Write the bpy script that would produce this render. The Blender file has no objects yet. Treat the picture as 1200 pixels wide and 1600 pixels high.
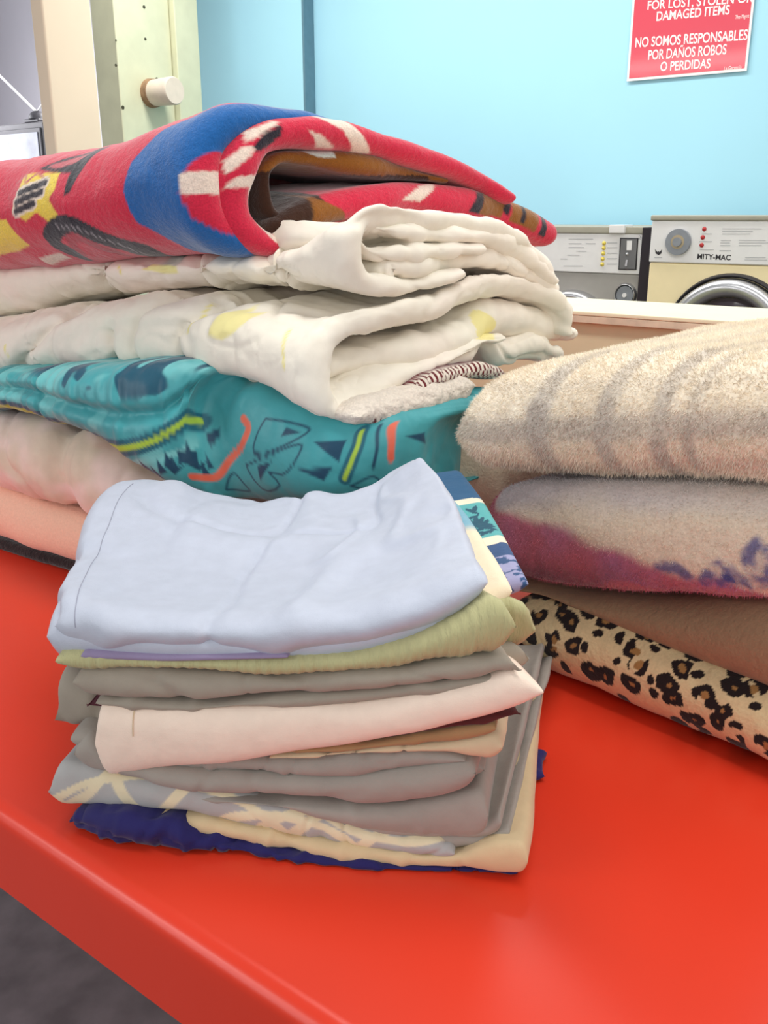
import bpy, math, random
import numpy as np
from mathutils import Vector, Matrix

random.seed(4)
SC = bpy.context.scene
COL = SC.collection
R = math.radians

# ------------------------------------------------------------------ camera, world, lights, exposure
F_PX = 1450.0
PITCH = R(17.7)
SP, CP = math.sin(PITCH), math.cos(PITCH)
CAM_Z = 1.30
TABLE_Z = 0.80
cam_d = bpy.data.cameras.new('camera')
cam = bpy.data.objects.new('camera', cam_d)
COL.objects.link(cam)
cam.location = (0, 0, CAM_Z)
cam.rotation_euler = (R(90) - PITCH, 0, 0)
cam_d.sensor_fit = 'VERTICAL'
cam_d.sensor_height = 24.0
cam_d.lens = 24.0 * F_PX / 1600.0
cam_d.clip_start = 0.02
SC.camera = cam

world = bpy.data.worlds.new('world')
SC.world = world
world.use_nodes = True
world.node_tree.nodes['Background'].inputs[0].default_value = (0.93, 0.96, 1.0, 1)
world.node_tree.nodes['Background'].inputs[1].default_value = 0.45

DL = np.array((-0.795, 0.606))       # along the blue wall and the table's long edge, to the left
DN = np.array((0.606, 0.795))        # into the wall


def area(name, loc, sx, sy, power, target, color=(1, 1, 1)):
    d = bpy.data.lights.new(name, 'AREA')
    d.shape = 'RECTANGLE'
    d.size, d.size_y = sx, sy
    d.energy = power
    d.color = color
    o = bpy.data.objects.new(name, d)
    COL.objects.link(o)
    o.location = loc
    v = Vector(target) - Vector(loc)
    o.rotation_euler = v.to_track_quat('-Z', 'Y').to_euler()
    return o


def tube_light(name, n, t, power):
    p = DN * n + DL * t
    d = bpy.data.lights.new(name, 'AREA')
    d.shape = 'RECTANGLE'
    d.size, d.size_y = 2.4, 0.35
    d.energy = power
    d.color = (1.0, 0.985, 0.95)
    o = bpy.data.objects.new(name, d)
    COL.objects.link(o)
    o.location = (p[0], p[1], 2.75)
    o.rotation_euler = (0, 0, math.atan2(DL[1], DL[0]))
    return o


tube_light('fluorescent_light', 0.75, 0.2, 30)
tube_light('fluorescent_light', 2.45, -0.4, 17)
tube_light('fluorescent_light', 2.6, 2.2, 45)
tube_light('fluorescent_light', 4.3, 4.2, 110)  # extra tube added out of view to brighten the pillar and left wall
tube_light('fluorescent_light', -2.85, 3.75, 60)
area('fill_light', tuple(DN * 3.0 + DL * 6.6) + (1.8,), 1.6, 1.6, 60, tuple(DN * 6.0 + DL * 3.6) + (1.4,), (0.96, 0.97, 1.0))  # unseen fill added to brighten the room's left end
area('fill_light', (-3.2, -0.6, 1.7), 1.8, 1.6, 32, (0.0, 1.0, 0.8), (0.97, 0.98, 1.0))  # unseen fill added from the left front to lift the table apron
area('fill_light', (1.2, -2.4, 2.2), 2.6, 1.8, 40, (0.0, 1.0, 0.9), (1.0, 0.97, 0.92))  # unseen soft fill behind the camera, in place of assumed daylight

SC.view_settings.view_transform = 'Standard'
SC.view_settings.look = 'None'
SC.view_settings.gamma = 1.0
SC.view_settings.use_curve_mapping = False
SC.view_settings.exposure = -0.15


# ------------------------------------------------------------------ measuring helpers
def ray(px, py):
    a = (px - 600.0) / F_PX
    b = (py - 800.0) / F_PX
    return np.array((a, CP - b * SP, -SP - b * CP))


O = np.array((0, 0, CAM_Z))


def at_y(px, py, Y):
    d = ray(px, py)
    return O + d * (Y / d[1])


def at_z(px, py, z=TABLE_Z):
    d = ray(px, py)
    return O + d * ((z - CAM_Z) / d[2])


def at_plane(px, py, p0, nrm):
    """point of the sight line on a vertical plane through p0 (x, y) with normal nrm (x, y)"""
    d = ray(px, py)
    t = (p0[0] * nrm[0] + p0[1] * nrm[1]) / (d[0] * nrm[0] + d[1] * nrm[1])
    return O + d * t


# ------------------------------------------------------------------ numpy noise
def _hash(ix, iy, iz, seed):
    h = (ix.astype(np.int64) * 374761393 + iy.astype(np.int64) * 668265263 + iz.astype(np.int64) * 2147483647 * 3 + seed * 974634777)
    h = (h ^ (h >> 13)) * 1274126177
    h = h & 0x7fffffff
    h = (h ^ (h >> 16)) * 83492791
    return ((h & 0xffffff) / float(0xffffff)) * 2 - 1


def noise(p, seed=0):
    """p (n,3) -> smooth value noise in -1..1"""
    i = np.floor(p).astype(np.int64)
    f = p - i
    f = f * f * f * (f * (f * 6 - 15) + 10)
    x, y, z = i[:, 0], i[:, 1], i[:, 2]
    fx, fy, fz = f[:, 0], f[:, 1], f[:, 2]
    def L(a, b, t): return a + (b - a) * t
    c = [[[_hash(x + a, y + b, z + cc, seed) for cc in (0, 1)] for b in (0, 1)] for a in (0, 1)]
    x00 = L(c[0][0][0], c[1][0][0], fx); x10 = L(c[0][1][0], c[1][1][0], fx)
    x01 = L(c[0][0][1], c[1][0][1], fx); x11 = L(c[0][1][1], c[1][1][1], fx)
    return L(L(x00, x10, fy), L(x01, x11, fy), fz)


def fbm(p, seed=0, oct=3):
    r = 0; a = 1.0; s = 0
    for k in range(oct):
        r = r + a * noise(p * (2.0 ** k), seed + k * 17); s += a; a *= 0.5
    return r / s


def sstep(a, b, x):
    t = np.clip((x - a) / (b - a), 0, 1)
    return t * t * (3 - 2 * t)


def in_poly(x, y, poly):
    inside = np.zeros(len(x), bool)
    n = len(poly)
    for i in range(n):
        x0, y0 = poly[i]; x1, y1 = poly[(i + 1) % n]
        c = ((y0 > y) != (y1 > y))
        with np.errstate(divide='ignore', invalid='ignore'):
            xi = (x1 - x0) * (y - y0) / (y1 - y0 + 1e-12) + x0
        inside ^= c & (x < xi)
    return inside


def seg_dist(x, y, pts):
    d = np.full(len(x), 1e9)
    for i in range(len(pts) - 1):
        ax, ay = pts[i]; bx, by = pts[i + 1]
        vx, vy = bx - ax, by - ay
        t = np.clip(((x - ax) * vx + (y - ay) * vy) / (vx * vx + vy * vy + 1e-15), 0, 1)
        d = np.minimum(d, np.hypot(x - ax - t * vx, y - ay - t * vy))
    return d


def paint_poly(c, x, y, poly, colr, mask=None, aa=0.0009):
    """soft-edged filled outline, in surface coordinates"""
    poly = list(poly)
    x0 = min(q[0] for q in poly) - 0.01; x1 = max(q[0] for q in poly) + 0.01
    y0 = min(q[1] for q in poly) - 0.01; y1 = max(q[1] for q in poly) + 0.01
    sel = (x > x0) & (x < x1) & (y > y0) & (y < y1)
    if mask is not None: sel &= mask
    i = np.where(sel)[0]
    if not len(i): return
    d = seg_dist(x[i], y[i], poly + [poly[0]])
    d = np.where(in_poly(x[i], y[i], poly), d, -d)
    m = sstep(-aa, aa, d)[:, None]
    c[i] = c[i] * (1 - m) + np.asarray(colr) * m


def paint_line(c, x, y, pts, w, colr, mask=None, aa=0.0009):
    pts = np.asarray(pts)
    sel = (x > pts[:, 0].min() - .03) & (x < pts[:, 0].max() + .03) & (y > pts[:, 1].min() - .03) & (y < pts[:, 1].max() + .03)
    if mask is not None: sel &= mask
    i = np.where(sel)[0]
    if not len(i): return
    m = sstep(w + aa, w - aa, seg_dist(x[i], y[i], pts))[:, None]
    c[i] = c[i] * (1 - m) + np.asarray(colr) * m


# ------------------------------------------------------------------ curve helpers
def resample(pts, n, smooth=True):
    """Catmull-Rom through pts (k,d), n points evenly spaced along the control length"""
    pts = np.asarray(pts, float)
    if len(pts) == 1:
        return np.repeat(pts, n, 0)
    k = len(pts)
    L = np.concatenate(([0], np.cumsum(np.linalg.norm(np.diff(pts, axis=0), axis=1) + 1e-9)))
    s = np.asarray(n, float) * L[-1] if not np.isscalar(n) else np.linspace(0, L[-1], n)
    if not smooth or k == 2:
        return np.stack([np.interp(s, L, pts[:, j]) for j in range(pts.shape[1])], 1)
    # non-uniform Hermite with monotone-ish tangents
    m = np.zeros_like(pts)
    h = np.diff(L)
    dl = np.diff(pts, axis=0) / h[:, None]
    m[0] = dl[0]; m[-1] = dl[-1]
    for i in range(1, k - 1):
        w = h[i] / (h[i - 1] + h[i])
        m[i] = w * dl[i - 1] + (1 - w) * dl[i]
    idx = np.clip(np.searchsorted(L, s, 'right') - 1, 0, k - 2)
    hh = h[idx][:, None]
    t = ((s - L[idx]) / h[idx])[:, None]
    return ((2 * t**3 - 3 * t**2 + 1) * pts[idx] + (t**3 - 2 * t**2 + t) * hh * m[idx]
            + (-2 * t**3 + 3 * t**2) * pts[idx + 1] + (t**3 - t**2) * hh * m[idx + 1])


# ------------------------------------------------------------------ mesh building
def vnormals(V, Q):
    a, b, c, d = V[Q[:, 0]], V[Q[:, 1]], V[Q[:, 2]], V[Q[:, 3]]
    fn = np.cross(c - a, d - b)
    N = np.zeros_like(V)
    for k in range(4):
        np.add.at(N, Q[:, k], fn)
    return N / (np.linalg.norm(N, axis=1)[:, None] + 1e-12)


def link(name, V, faces, mat, parent=None, uv=None, col=None, smooth=True, loc=None):
    V = np.asarray(V, float)
    if loc is not None:
        loc = np.asarray(loc, float)
        V = V - loc
    me = bpy.data.meshes.new(name)
    if isinstance(faces, np.ndarray):
        if faces.shape[1] == 4:
            dup = np.zeros(len(faces), bool)
            for i_ in range(4):
                for j_ in range(i_ + 1, 4):
                    dup |= faces[:, i_] == faces[:, j_]
            tris = [list(dict.fromkeys(f)) for f in faces[dup].tolist()]
            faces = faces[~dup].tolist() + [f for f in tris if len(f) == 3]
        else:
            faces = faces.tolist()
    me.from_pydata(V.tolist(), [], faces)
    if smooth:
        me.polygons.foreach_set('use_smooth', [True] * len(me.polygons))
    if uv is not None:
        ul = me.uv_layers.new(name='UVMap')
        li = np.zeros(len(me.loops), np.int32)
        me.loops.foreach_get('vertex_index', li)
        ul.data.foreach_set('uv', uv[li].astype(np.float32).ravel())
    if col is not None:
        ca = me.color_attributes.new('print', 'FLOAT_COLOR', 'POINT')
        c4 = np.ones((len(V), 4), np.float32)
        c4[:, :3] = col
        ca.data.foreach_set('color', c4.ravel())
    if mat is not None:
        me.materials.append(mat)
    me.update()
    o = bpy.data.objects.new(name, me)
    COL.objects.link(o)
    if loc is not None:
        o.location = Vector(loc)
    if parent is not None:
        o.parent = parent
        w = Vector(parent.location) + (Vector(parent.parent.location) if parent.parent else Vector((0, 0, 0)))
        o.location = (Vector(loc) if loc is not None else Vector((0, 0, 0))) - w
    return o


def tag(o, label, cat, group=None, kind=None):
    if label: o['label'] = label
    if cat: o['category'] = cat
    if group: o['group'] = group
    if kind: o['kind'] = kind
    return o


def empty(name, loc):
    e = bpy.data.objects.new(name, None)
    e.empty_display_size = 0.05
    COL.objects.link(e)
    e.location = Vector(loc)
    return e


class Bag:
    """collects grids of one mesh"""
    def __init__(s):
        s.V = []; s.Q = []; s.UV = []; s.n = 0; s.ids = []; s.V0 = []
    def add(s, V, Q, UV, idn=0, V0=None):
        s.V0.append(V if V0 is None else V0)
        s.V.append(V); s.Q.append(Q + s.n); s.UV.append(UV); s.ids.append(np.full(len(V), idn)); s.n += len(V)
    def arr(s):
        return np.concatenate(s.V), np.concatenate(s.Q), np.concatenate(s.UV), np.concatenate(s.ids)


def grid_quads(nu, nv, flip=False):
    i, j = np.meshgrid(np.arange(nu - 1), np.arange(nv - 1), indexing='ij')
    a = (i * nv + j).ravel(); b = a + nv; c = b + 1; d = a + 1
    return np.stack([a, d, c, b] if flip else [a, b, c, d], 1)


def edge_params(L, Rr, k, n, expo):
    """distance samples along length L with rounded rims of width Rr; returns e (0..L) and rim height factor"""
    Rr = min(Rr, L * 0.45)
    ph = np.linspace(0, math.pi / 2, k + 1)
    e = Rr * (1 - np.cos(ph) ** (2.0 / expo))
    h = np.sin(ph) ** (2.0 / expo)
    e[0] = 0; h[0] = 0
    mid = np.linspace(Rr, L - Rr, n + 2)[1:-1]
    es = np.concatenate((e, mid, (L - e)[::-1]))
    hs = np.concatenate((h, np.ones(n), h[::-1]))
    return es, hs


def slab(bag, front, right, back, left, rim=0.015, rims=None, k=8, nu=80, nv=50, expo=2.0, wr=(), seed=0,
         yaw=0.0, idn=0, custom=None, sag=0.0, flat_bottom=None):
    """A folded piece of cloth: four boundary curves of (x, y, z_top, z_bottom), rounded rims, wrinkles.
    front and back run left to right, left and right run front to back."""
    front, right, back, left = [np.asarray(a, float) for a in (front, right, back, left)]
    Lu = 0.5 * (np.linalg.norm(np.diff(front[:, :2], axis=0), axis=1).sum() + np.linalg.norm(np.diff(back[:, :2], axis=0), axis=1).sum())
    Lv = 0.5 * (np.linalg.norm(np.diff(left[:, :2], axis=0), axis=1).sum() + np.linalg.norm(np.diff(right[:, :2], axis=0), axis=1).sum())
    eu, hu = edge_params(Lu, rim if rims is None else rims[0], k, nu, expo)
    ev, hv = edge_params(Lv, rim if rims is None else rims[1], k, nv, expo)
    u = eu / Lu; v = ev / Lv
    f = resample(front, u); b = resample(back, u); l = resample(left, v); r = resample(right, v)
    U = u[:, None, None]; W = v[None, :, None]
    S = ((1 - W) * f[:, None, :] + W * b[:, None, :] + (1 - U) * l[None, :, :] + U * r[None, :, :]
         - ((1 - U) * (1 - W) * f[0] + U * (1 - W) * f[-1] + (1 - U) * W * b[0] + U * W * b[-1]))
    h = hu[:, None] * hv[None, :]
    zm = 0.5 * (S[..., 2] + S[..., 3]); hf = 0.5 * (S[..., 2] - S[..., 3])
    mound = sag * np.sin(math.pi * u)[:, None] * np.sin(math.pi * v)[None, :]
    top = np.stack([S[..., 0], S[..., 1], zm + hf * h + mound], -1).reshape(-1, 3)
    bot = np.stack([S[..., 0], S[..., 1], zm - hf * h], -1).reshape(-1, 3)
    n1, n2 = len(u), len(v)
    UV = np.stack(np.meshgrid(eu, ev, indexing='ij'), -1).reshape(-1, 2)
    # unroll the rim so prints keep their scale on the sides
    zz = np.concatenate((top, bot))
    V = zz
    Qt = grid_quads(n1, n2)
    Qb = grid_quads(n1, n2, True) + n1 * n2
    Q = np.concatenate((Qt, Qb))
    # weld rim: bottom rim vertices -> top rim vertices
    idx = np.arange(2 * n1 * n2)
    I, J = np.meshgrid(np.arange(n1), np.arange(n2), indexing='ij')
    rimm = ((I == 0) | (I == n1 - 1) | (J == 0) | (J == n2 - 1)).ravel()
    idx[n1 * n2:][rimm] = np.arange(n1 * n2)[rimm]
    Q = idx[Q]
    used = np.unique(Q)
    remap = np.full(len(V), -1); remap[used] = np.arange(len(used))
    Q = remap[Q]; V = V[used]; UV2 = np.concatenate((UV, UV))[used]
    V0 = V.copy()
    V = wrinkle(V, Q, wr, seed, yaw)
    if custom is not None:
        V = custom(V, vnormals(V, Q), UV2)
    if flat_bottom is not None:
        V[:, 2] = np.maximum(V[:, 2], flat_bottom)
    bag.add(V, Q, UV2, idn, V0)
    return bag


def wrinkle(V, Q, wr, seed, yaw):
    if not len(wr):
        return V
    N = vnormals(V, Q)
    c, s = math.cos(yaw), math.sin(yaw)
    Lc = np.stack([V[:, 0] * c + V[:, 1] * s, -V[:, 0] * s + V[:, 1] * c, V[:, 2]], 1)
    D = np.zeros(len(V))
    for i, (kind, amp, sc) in enumerate(wr):
        q = Lc * np.asarray(sc, float)
        # warp
        q = q + 0.35 * np.stack([noise(q * 0.7, seed + 91 + i), noise(q * 0.7, seed + 92 + i), noise(q * 0.7, seed + 93 + i)], 1)
        if kind == 'n':
            D += amp * fbm(q, seed + 7 * i, 2)
        else:                                  # 'r' ridges, 'v' valleys, 'c' sharp creases: thin lines fading in and out
            g = np.exp(-(noise(q, seed + 7 * i) / (0.09 if kind == 'c' else 0.16)) ** 2) * sstep(-0.35, 0.5, noise(q * 0.37, seed + 55 + i))
            D += (amp if kind == 'r' else -amp) * g
    return V + N * D[:, None]


def ribbon(bag, pts, half, plane_p, plane_dir, sweep, length, lip=0.02, nc=120, ns=60, wr=(), seed=0, yaw=0.0,
           zmap=None, idn=0, wob=0.008, custom=None):
    """Thick layer of cloth: pts are (r, z) along a vertical end plane, half its half-thickness at each point,
    swept along `sweep` (x, y) for `length`, the near end closed as a rounded lip."""
    pts = np.asarray(pts, float)
    hp = np.asarray(half, float) if not np.isscalar(half) else np.full(len(pts), half)
    c3 = resample(np.column_stack([pts, hp]), nc)
    C = c3[:, :2]; H = c3[:, 2]
    T = np.gradient(C, axis=0); T /= np.linalg.norm(T, axis=1)[:, None] + 1e-12
    Nn = np.stack([-T[:, 1], T[:, 0]], 1)
    ncap = 8
    def outline(sc):
        Hs = H * sc
        A = C + Nn * Hs[:, None]
        B = (C - Nn * Hs[:, None])[::-1]
        th = np.linspace(0, math.pi, ncap + 2)[1:-1]
        e1 = C[-1] + Hs[-1] * (np.cos(th)[:, None] * Nn[-1] + np.sin(th)[:, None] * T[-1])
        e0 = C[0] + Hs[0] * (-np.cos(th)[:, None] * Nn[0] - np.sin(th)[:, None] * T[0])
        return np.concatenate((A, e1, B, e0))
    kl = 10
    ph = np.linspace(0, math.pi / 2, kl + 1)
    el = lip * (1 - np.cos(ph)); hl = np.sin(ph); hl[0] = 0.0
    rest = lip + (length - lip) * np.linspace(0, 1, ns + 1)[1:] ** 1.15
    ts = np.concatenate((el, rest)); hs = np.concatenate((hl, np.ones(ns)))
    rows = []
    M = None
    base_o = outline(0.0)
    for t, hh in zip(ts, hs):
        o2 = outline(hh)
        M = len(o2)
        z = o2[:, 1]
        if zmap is not None:
            z = zmap(t, z)
        w_ = wob * noise(np.column_stack([base_o[:, 0] * 13, base_o[:, 1] * 13, np.full(M, seed * 1.37)]), seed) * max(0.0, 1 - t / 0.25)
        xy = plane_p[None, :] + o2[:, :1] * plane_dir[None, :] + (t + w_)[:, None] * sweep[None, :]
        rows.append(np.column_stack([xy, z]))
    V = np.concatenate(rows)
    n1 = len(ts)
    i, j = np.meshgrid(np.arange(n1 - 1), np.arange(M), indexing='ij')
    a = (i * M + j).ravel(); d = (i * M + (j + 1) % M).ravel(); b = a + M; c = d + M
    Q = np.stack([a, b, c, d], 1)
    # close the lip: both sides of its first row share vertices
    wl_ = np.arange(len(V))
    for q_ in range(nc):
        wl_[nc + ncap + (nc - 1 - q_)] = q_
    wl_[nc:nc + ncap] = nc - 1
    wl_[2 * nc + ncap:2 * nc + 2 * ncap] = 0
    Q = wl_[Q]
    # orientation: compare with the outline's outside
    Nv = vnormals(V, Q)
    mid = (n1 // 2) * M + nc // 3
    ref = plane_dir * Nn[nc // 3][0]
    if np.dot(Nv[mid][:2], ref) + Nv[mid][2] * Nn[nc // 3][1] < 0:
        Q = Q[:, ::-1].copy()
    mm = np.tile(np.arange(M) / M, n1); tt = np.repeat(ts, M)
    UV = np.column_stack([tt, mm])
    V0 = V.copy()
    V = wrinkle(V, Q, wr, seed, yaw)
    if custom is not None:
        V = custom(V, vnormals(V, Q), UV)
    bag.add(V, Q, UV, idn, V0)


def pile(parent, V, Q, col, count, length, width, mat, seed=1, keep=None, lean=(0, 0, -0.5)):
    """short fibres standing on a plush surface: one stuff part"""
    rng = np.random.default_rng(seed)
    a, b, c, d = V[Q[:, 0]], V[Q[:, 1]], V[Q[:, 2]], V[Q[:, 3]]
    fn = np.cross(c - a, d - b); ar = np.linalg.norm(fn, axis=1)
    nrm = fn / (ar[:, None] + 1e-15)
    if keep is not None:
        ar = ar * keep((a + c) / 2, nrm)
    f = rng.choice(len(Q), count, p=ar / ar.sum())
    u = rng.random((count, 1)); v = rng.random((count, 1))
    P = (a[f] * (1 - u) + b[f] * u) * (1 - v) + (d[f] * (1 - u) + c[f] * u) * v
    dirn = nrm[f] + rng.normal(0, 0.38, (count, 3)) + np.array(lean)
    dirn /= np.linalg.norm(dirn, axis=1)[:, None]
    side = np.cross(dirn, rng.normal(0, 1, (count, 3))); side /= np.linalg.norm(side, axis=1)[:, None] + 1e-12
    ln = length * (0.6 + 0.7 * rng.random((count, 1)))
    P = P - nrm[f] * 0.0006
    W = np.empty((count, 3, 3))
    W[:, 0] = P - side * width; W[:, 1] = P + side * width; W[:, 2] = P + dirn * ln
    cc = np.repeat((col[Q[f, 0]] * (0.90 + 0.2 * rng.random((count, 1))))[:, None, :], 3, 1).reshape(-1, 3)
    o = link('fleece_pile', W.reshape(-1, 3), np.arange(count * 3).reshape(-1, 3), mat, parent, col=cc, smooth=False, loc=np.array(parent.location))
    o['kind'] = 'stuff'
    return o


def hard(name, V, faces, mat, parent=None, bevel=0.0, seg=2, loc=None, smooth=False):
    """hard-surface mesh with an optional bevel"""
    o = link(name, V, faces, mat, parent, smooth=smooth, loc=loc)
    if bevel:
        m = o.modifiers.new('bevel', 'BEVEL'); m.width = bevel; m.segments = seg; m.limit_method = 'ANGLE'
        for p in o.data.polygons: p.use_smooth = True
        w = o.modifiers.new('wn', 'WEIGHTED_NORMAL'); w.keep_sharp = True
    return o


BOXF = [(0, 3, 2, 1), (4, 5, 6, 7), (0, 1, 5, 4), (1, 2, 6, 5), (2, 3, 7, 6), (3, 0, 4, 7)]


def room_pt(n, t, z):
    p = DN * n + DL * t
    return np.array((p[0], p[1], z))


def room_box(name, n0, n1, t0, t1, z0, z1, mat, parent=None, bevel=0.0, seg=2):
    """box aligned with the room: n into the blue wall, t along it to the left"""
    V = [room_pt(n0, t1, z0), room_pt(n0, t0, z0), room_pt(n1, t0, z0), room_pt(n1, t1, z0),
         room_pt(n0, t1, z1), room_pt(n0, t0, z1), room_pt(n1, t0, z1), room_pt(n1, t1, z1)]
    loc = (V[0] + V[2]) / 2
    return hard(name, np.array(V), BOXF, mat, parent, bevel, seg, loc=loc)


def room_tube(name, pts, rad, mat, parent=None, nseg=14):
    """round rod through world points"""
    pts = [np.asarray(p, float) for p in pts]
    V = []; Fc = []
    rads = rad if not np.isscalar(rad) else [rad] * len(pts)
    for i, p in enumerate(pts):
        tdir = (pts[min(i + 1, len(pts) - 1)] - pts[max(i - 1, 0)])
        tdir = tdir / np.linalg.norm(tdir)
        a = np.cross(tdir, (0, 0, 1.0))
        if np.linalg.norm(a) < 1e-3: a = np.cross(tdir, (1.0, 0, 0))
        a /= np.linalg.norm(a); b = np.cross(tdir, a)
        for k in range(nseg):
            th = 2 * math.pi * k / nseg
            V.append(p + rads[i] * (a * math.cos(th) + b * math.sin(th)))
    for i in range(len(pts) - 1):
        for k in range(nseg):
            k2 = (k + 1) % nseg
            Fc.append((i * nseg + k, i * nseg + k2, (i + 1) * nseg + k2, (i + 1) * nseg + k))
    Fc.append(tuple(range(nseg))[::-1]); Fc.append(tuple(range((len(pts) - 1) * nseg, len(pts) * nseg)))
    o = link(name, np.array(V), Fc, mat, parent, smooth=True, loc=pts[0])
    m = o.modifiers.new('es', 'EDGE_SPLIT'); m.split_angle = R(50)
    return o


# ------------------------------------------------------------------ materials
def lin(c):
    c = [x / 255.0 for x in c]
    return tuple(x / 12.92 if x <= 0.04045 else ((x + 0.055) / 1.055) ** 2.4 for x in c)


def linA(c):
    return np.array(lin(c))


def material(name, color=(200, 200, 200), rough=0.8, attr=False, var=0.06, vscale=30.0, bump=0.0, bscale=800.0,
             sheen=0.0, metallic=0.0, coat=0.0, spec=0.3, bump2=None, emission=None, stretch=None, weave=None, trans=0.0):
    m = bpy.data.materials.new(name)
    m.use_nodes = True
    nt = m.node_tree
    N = nt.nodes; Lk = nt.links
    b = N['Principled BSDF']
    b.inputs['Roughness'].default_value = rough
    b.inputs['Metallic'].default_value = metallic
    b.inputs['Specular IOR Level'].default_value = spec
    if sheen:
        b.inputs['Sheen Weight'].default_value = sheen
        b.inputs['Sheen Roughness'].default_value = 0.5
    if coat:
        b.inputs['Coat Weight'].default_value = coat
        b.inputs['Coat Roughness'].default_value = 0.08
    tc = N.new('ShaderNodeTexCoord')
    mp = N.new('ShaderNodeMapping')
    Lk.new(tc.outputs['Object'], mp.inputs['Vector'])
    if stretch: mp.inputs['Scale'].default_value = stretch
    if attr:
        a = N.new('ShaderNodeAttribute'); a.attribute_name = 'print'
        src = a.outputs['Color']
    else:
        rgb = N.new('ShaderNodeRGB'); rgb.outputs[0].default_value = (*lin(color), 1)
        src = rgb.outputs[0]
    nz = N.new('ShaderNodeTexNoise')
    nz.inputs['Scale'].default_value = vscale
    nz.inputs['Detail'].default_value = 4
    Lk.new(mp.outputs[0], nz.inputs['Vector'])
    mr = N.new('ShaderNodeMapRange')
    mr.inputs['To Min'].default_value = 1 - var
    mr.inputs['To Max'].default_value = 1 + var
    mr.inputs['From Min'].default_value = 0.3; mr.inputs['From Max'].default_value = 0.7
    Lk.new(nz.outputs['Fac'], mr.inputs['Value'])
    mx = N.new('ShaderNodeVectorMath'); mx.operation = 'SCALE'
    Lk.new(src, mx.inputs[0]); Lk.new(mr.outputs[0], mx.inputs['Scale'])
    Lk.new(mx.outputs[0], b.inputs['Base Color'])
    last = None
    for bb, bs, dist in ([(bump, bscale, 0.001)] if bump else []) + (bump2 or []):
        n2 = N.new('ShaderNodeTexNoise'); n2.inputs['Scale'].default_value = bs; n2.inputs['Detail'].default_value = 3
        Lk.new(mp.outputs[0], n2.inputs['Vector'])
        bp = N.new('ShaderNodeBump'); bp.inputs['Strength'].default_value = bb; bp.inputs['Distance'].default_value = dist
        Lk.new(n2.outputs['Fac'], bp.inputs['Height'])
        if last is not None: Lk.new(last, bp.inputs['Normal'])
        last = bp.outputs[0]
    if last is not None: Lk.new(last, b.inputs['Normal'])
    if emission:
        b.inputs['Emission Color'].default_value = (*lin(emission[0]), 1)
        b.inputs['Emission Strength'].default_value = emission[1]
    return m


def cotton(name, c, **kw):
    a = dict(rough=0.78, var=0.035, vscale=60, bump=0.25, bscale=1400, sheen=0.15, spec=0.25, bump2=[(0.35, 26, 0.006), (0.25, 70, 0.002)])
    a.update(kw)
    return material(name, c, **a)


def plush(name, c=(200, 200, 200), **kw):
    a = dict(rough=0.95, var=0.10, vscale=350, bump=0.8, bscale=420, sheen=0.35, spec=0.1, bump2=[(0.5, 120, 0.003)])
    a.update(kw)
    return material(name, c, **a)

# ------------------------------------------------------------------ the setting
M_floor = material('floor_concrete', (116, 108, 112), rough=0.7, var=0.22, vscale=14, bump=0.2, bscale=60)
M_blue = material('blue_wall_paint', (168, 219, 236), rough=0.6, var=0.012, vscale=3, bump=0.08, bscale=200)
M_grey_wall = material('pale_wall_paint', (226, 222, 230), rough=0.7, var=0.02, vscale=3)
M_red = material('red_laminate', (222, 58, 34), rough=0.30, var=0.02, vscale=6, spec=0.4, bump=0.03, bscale=300)
M_leg = material('dark_metal', (50, 48, 48), rough=0.4, metallic=0.7)
M_cream_wood = material('cream_painted_wood', (250, 240, 206), rough=0.55, var=0.03, vscale=20, bump=0.15, bscale=60)
M_cream_edge = material('worn_cream_edge', (226, 208, 182), rough=0.7, var=0.12, vscale=45, bump=0.4, bscale=90)
M_cream_panel = material('beige_panel', (228, 220, 182), rough=0.6, var=0.03, vscale=10)
M_pillar = material('cream_pillar_paint', (246, 228, 200), rough=0.6, var=0.02, vscale=5)
M_green = material('pale_green_paint', (210, 211, 180), rough=0.55, var=0.05, vscale=12, bump=0.15, bscale=30)
M_seam = material('seam_shade', (96, 132, 148), rough=0.7)
M_green_dk = material('chipped_paint', (70, 68, 52), rough=0.8)


def plane_pt(px, py, n):
    """(t, z) of a sight line on the room plane at depth n"""
    p = at_plane(px, py, DN * n, DN)
    return float(np.dot(p[:2], DL)), float(p[2])


WALL_N = 3.55
fl = link('floor', np.array([(-11, -4, 0), (6, -4, 0), (6, 14, 0), (-11, 14, 0)], float), [(0, 1, 2, 3)], M_floor, smooth=False)
tag(fl, 'dark grey concrete floor seen below the red table', None, kind='structure')
t_green, _ = plane_pt(311, 80, WALL_N)
t_seam, _ = plane_pt(472, 80, WALL_N - 0.07)
w = room_box('wall_back', WALL_N, WALL_N + 0.12, -3.2, t_green + 0.1, 0, 3.0, M_blue)
tag(w, 'light blue painted wall behind the washing machines', None, kind='structure')
w = room_box('trim_2', WALL_N - 0.07, WALL_N - 0.0005, t_seam, t_green + 0.1, 0, 3.0, M_blue)
tag(w, 'slightly raised light blue wall section left of the seam', None, kind='structure')
w = room_box('seam_shade_strip', WALL_N - 0.07, WALL_N - 0.001, t_seam - 0.012, t_seam - 0.0005, 0, 3.0, M_seam)  # seam shadow painted as a dark grey-blue strip
tag(w, 'dark strip painted as the shadow line at the blue wall seam', None, kind='structure')
w = room_box('wall_left', 5.0, 5.1, 2.5, 13.0, 0, 4.2, M_grey_wall)
tag(w, 'pale lavender grey wall behind the television', None, kind='structure')

w = room_box('wall_end', -4.0, 5.0, 9.2, 9.3, 0, 4.2, M_grey_wall)
tag(w, 'pale grey end wall far to the left', None, kind='structure')

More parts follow.
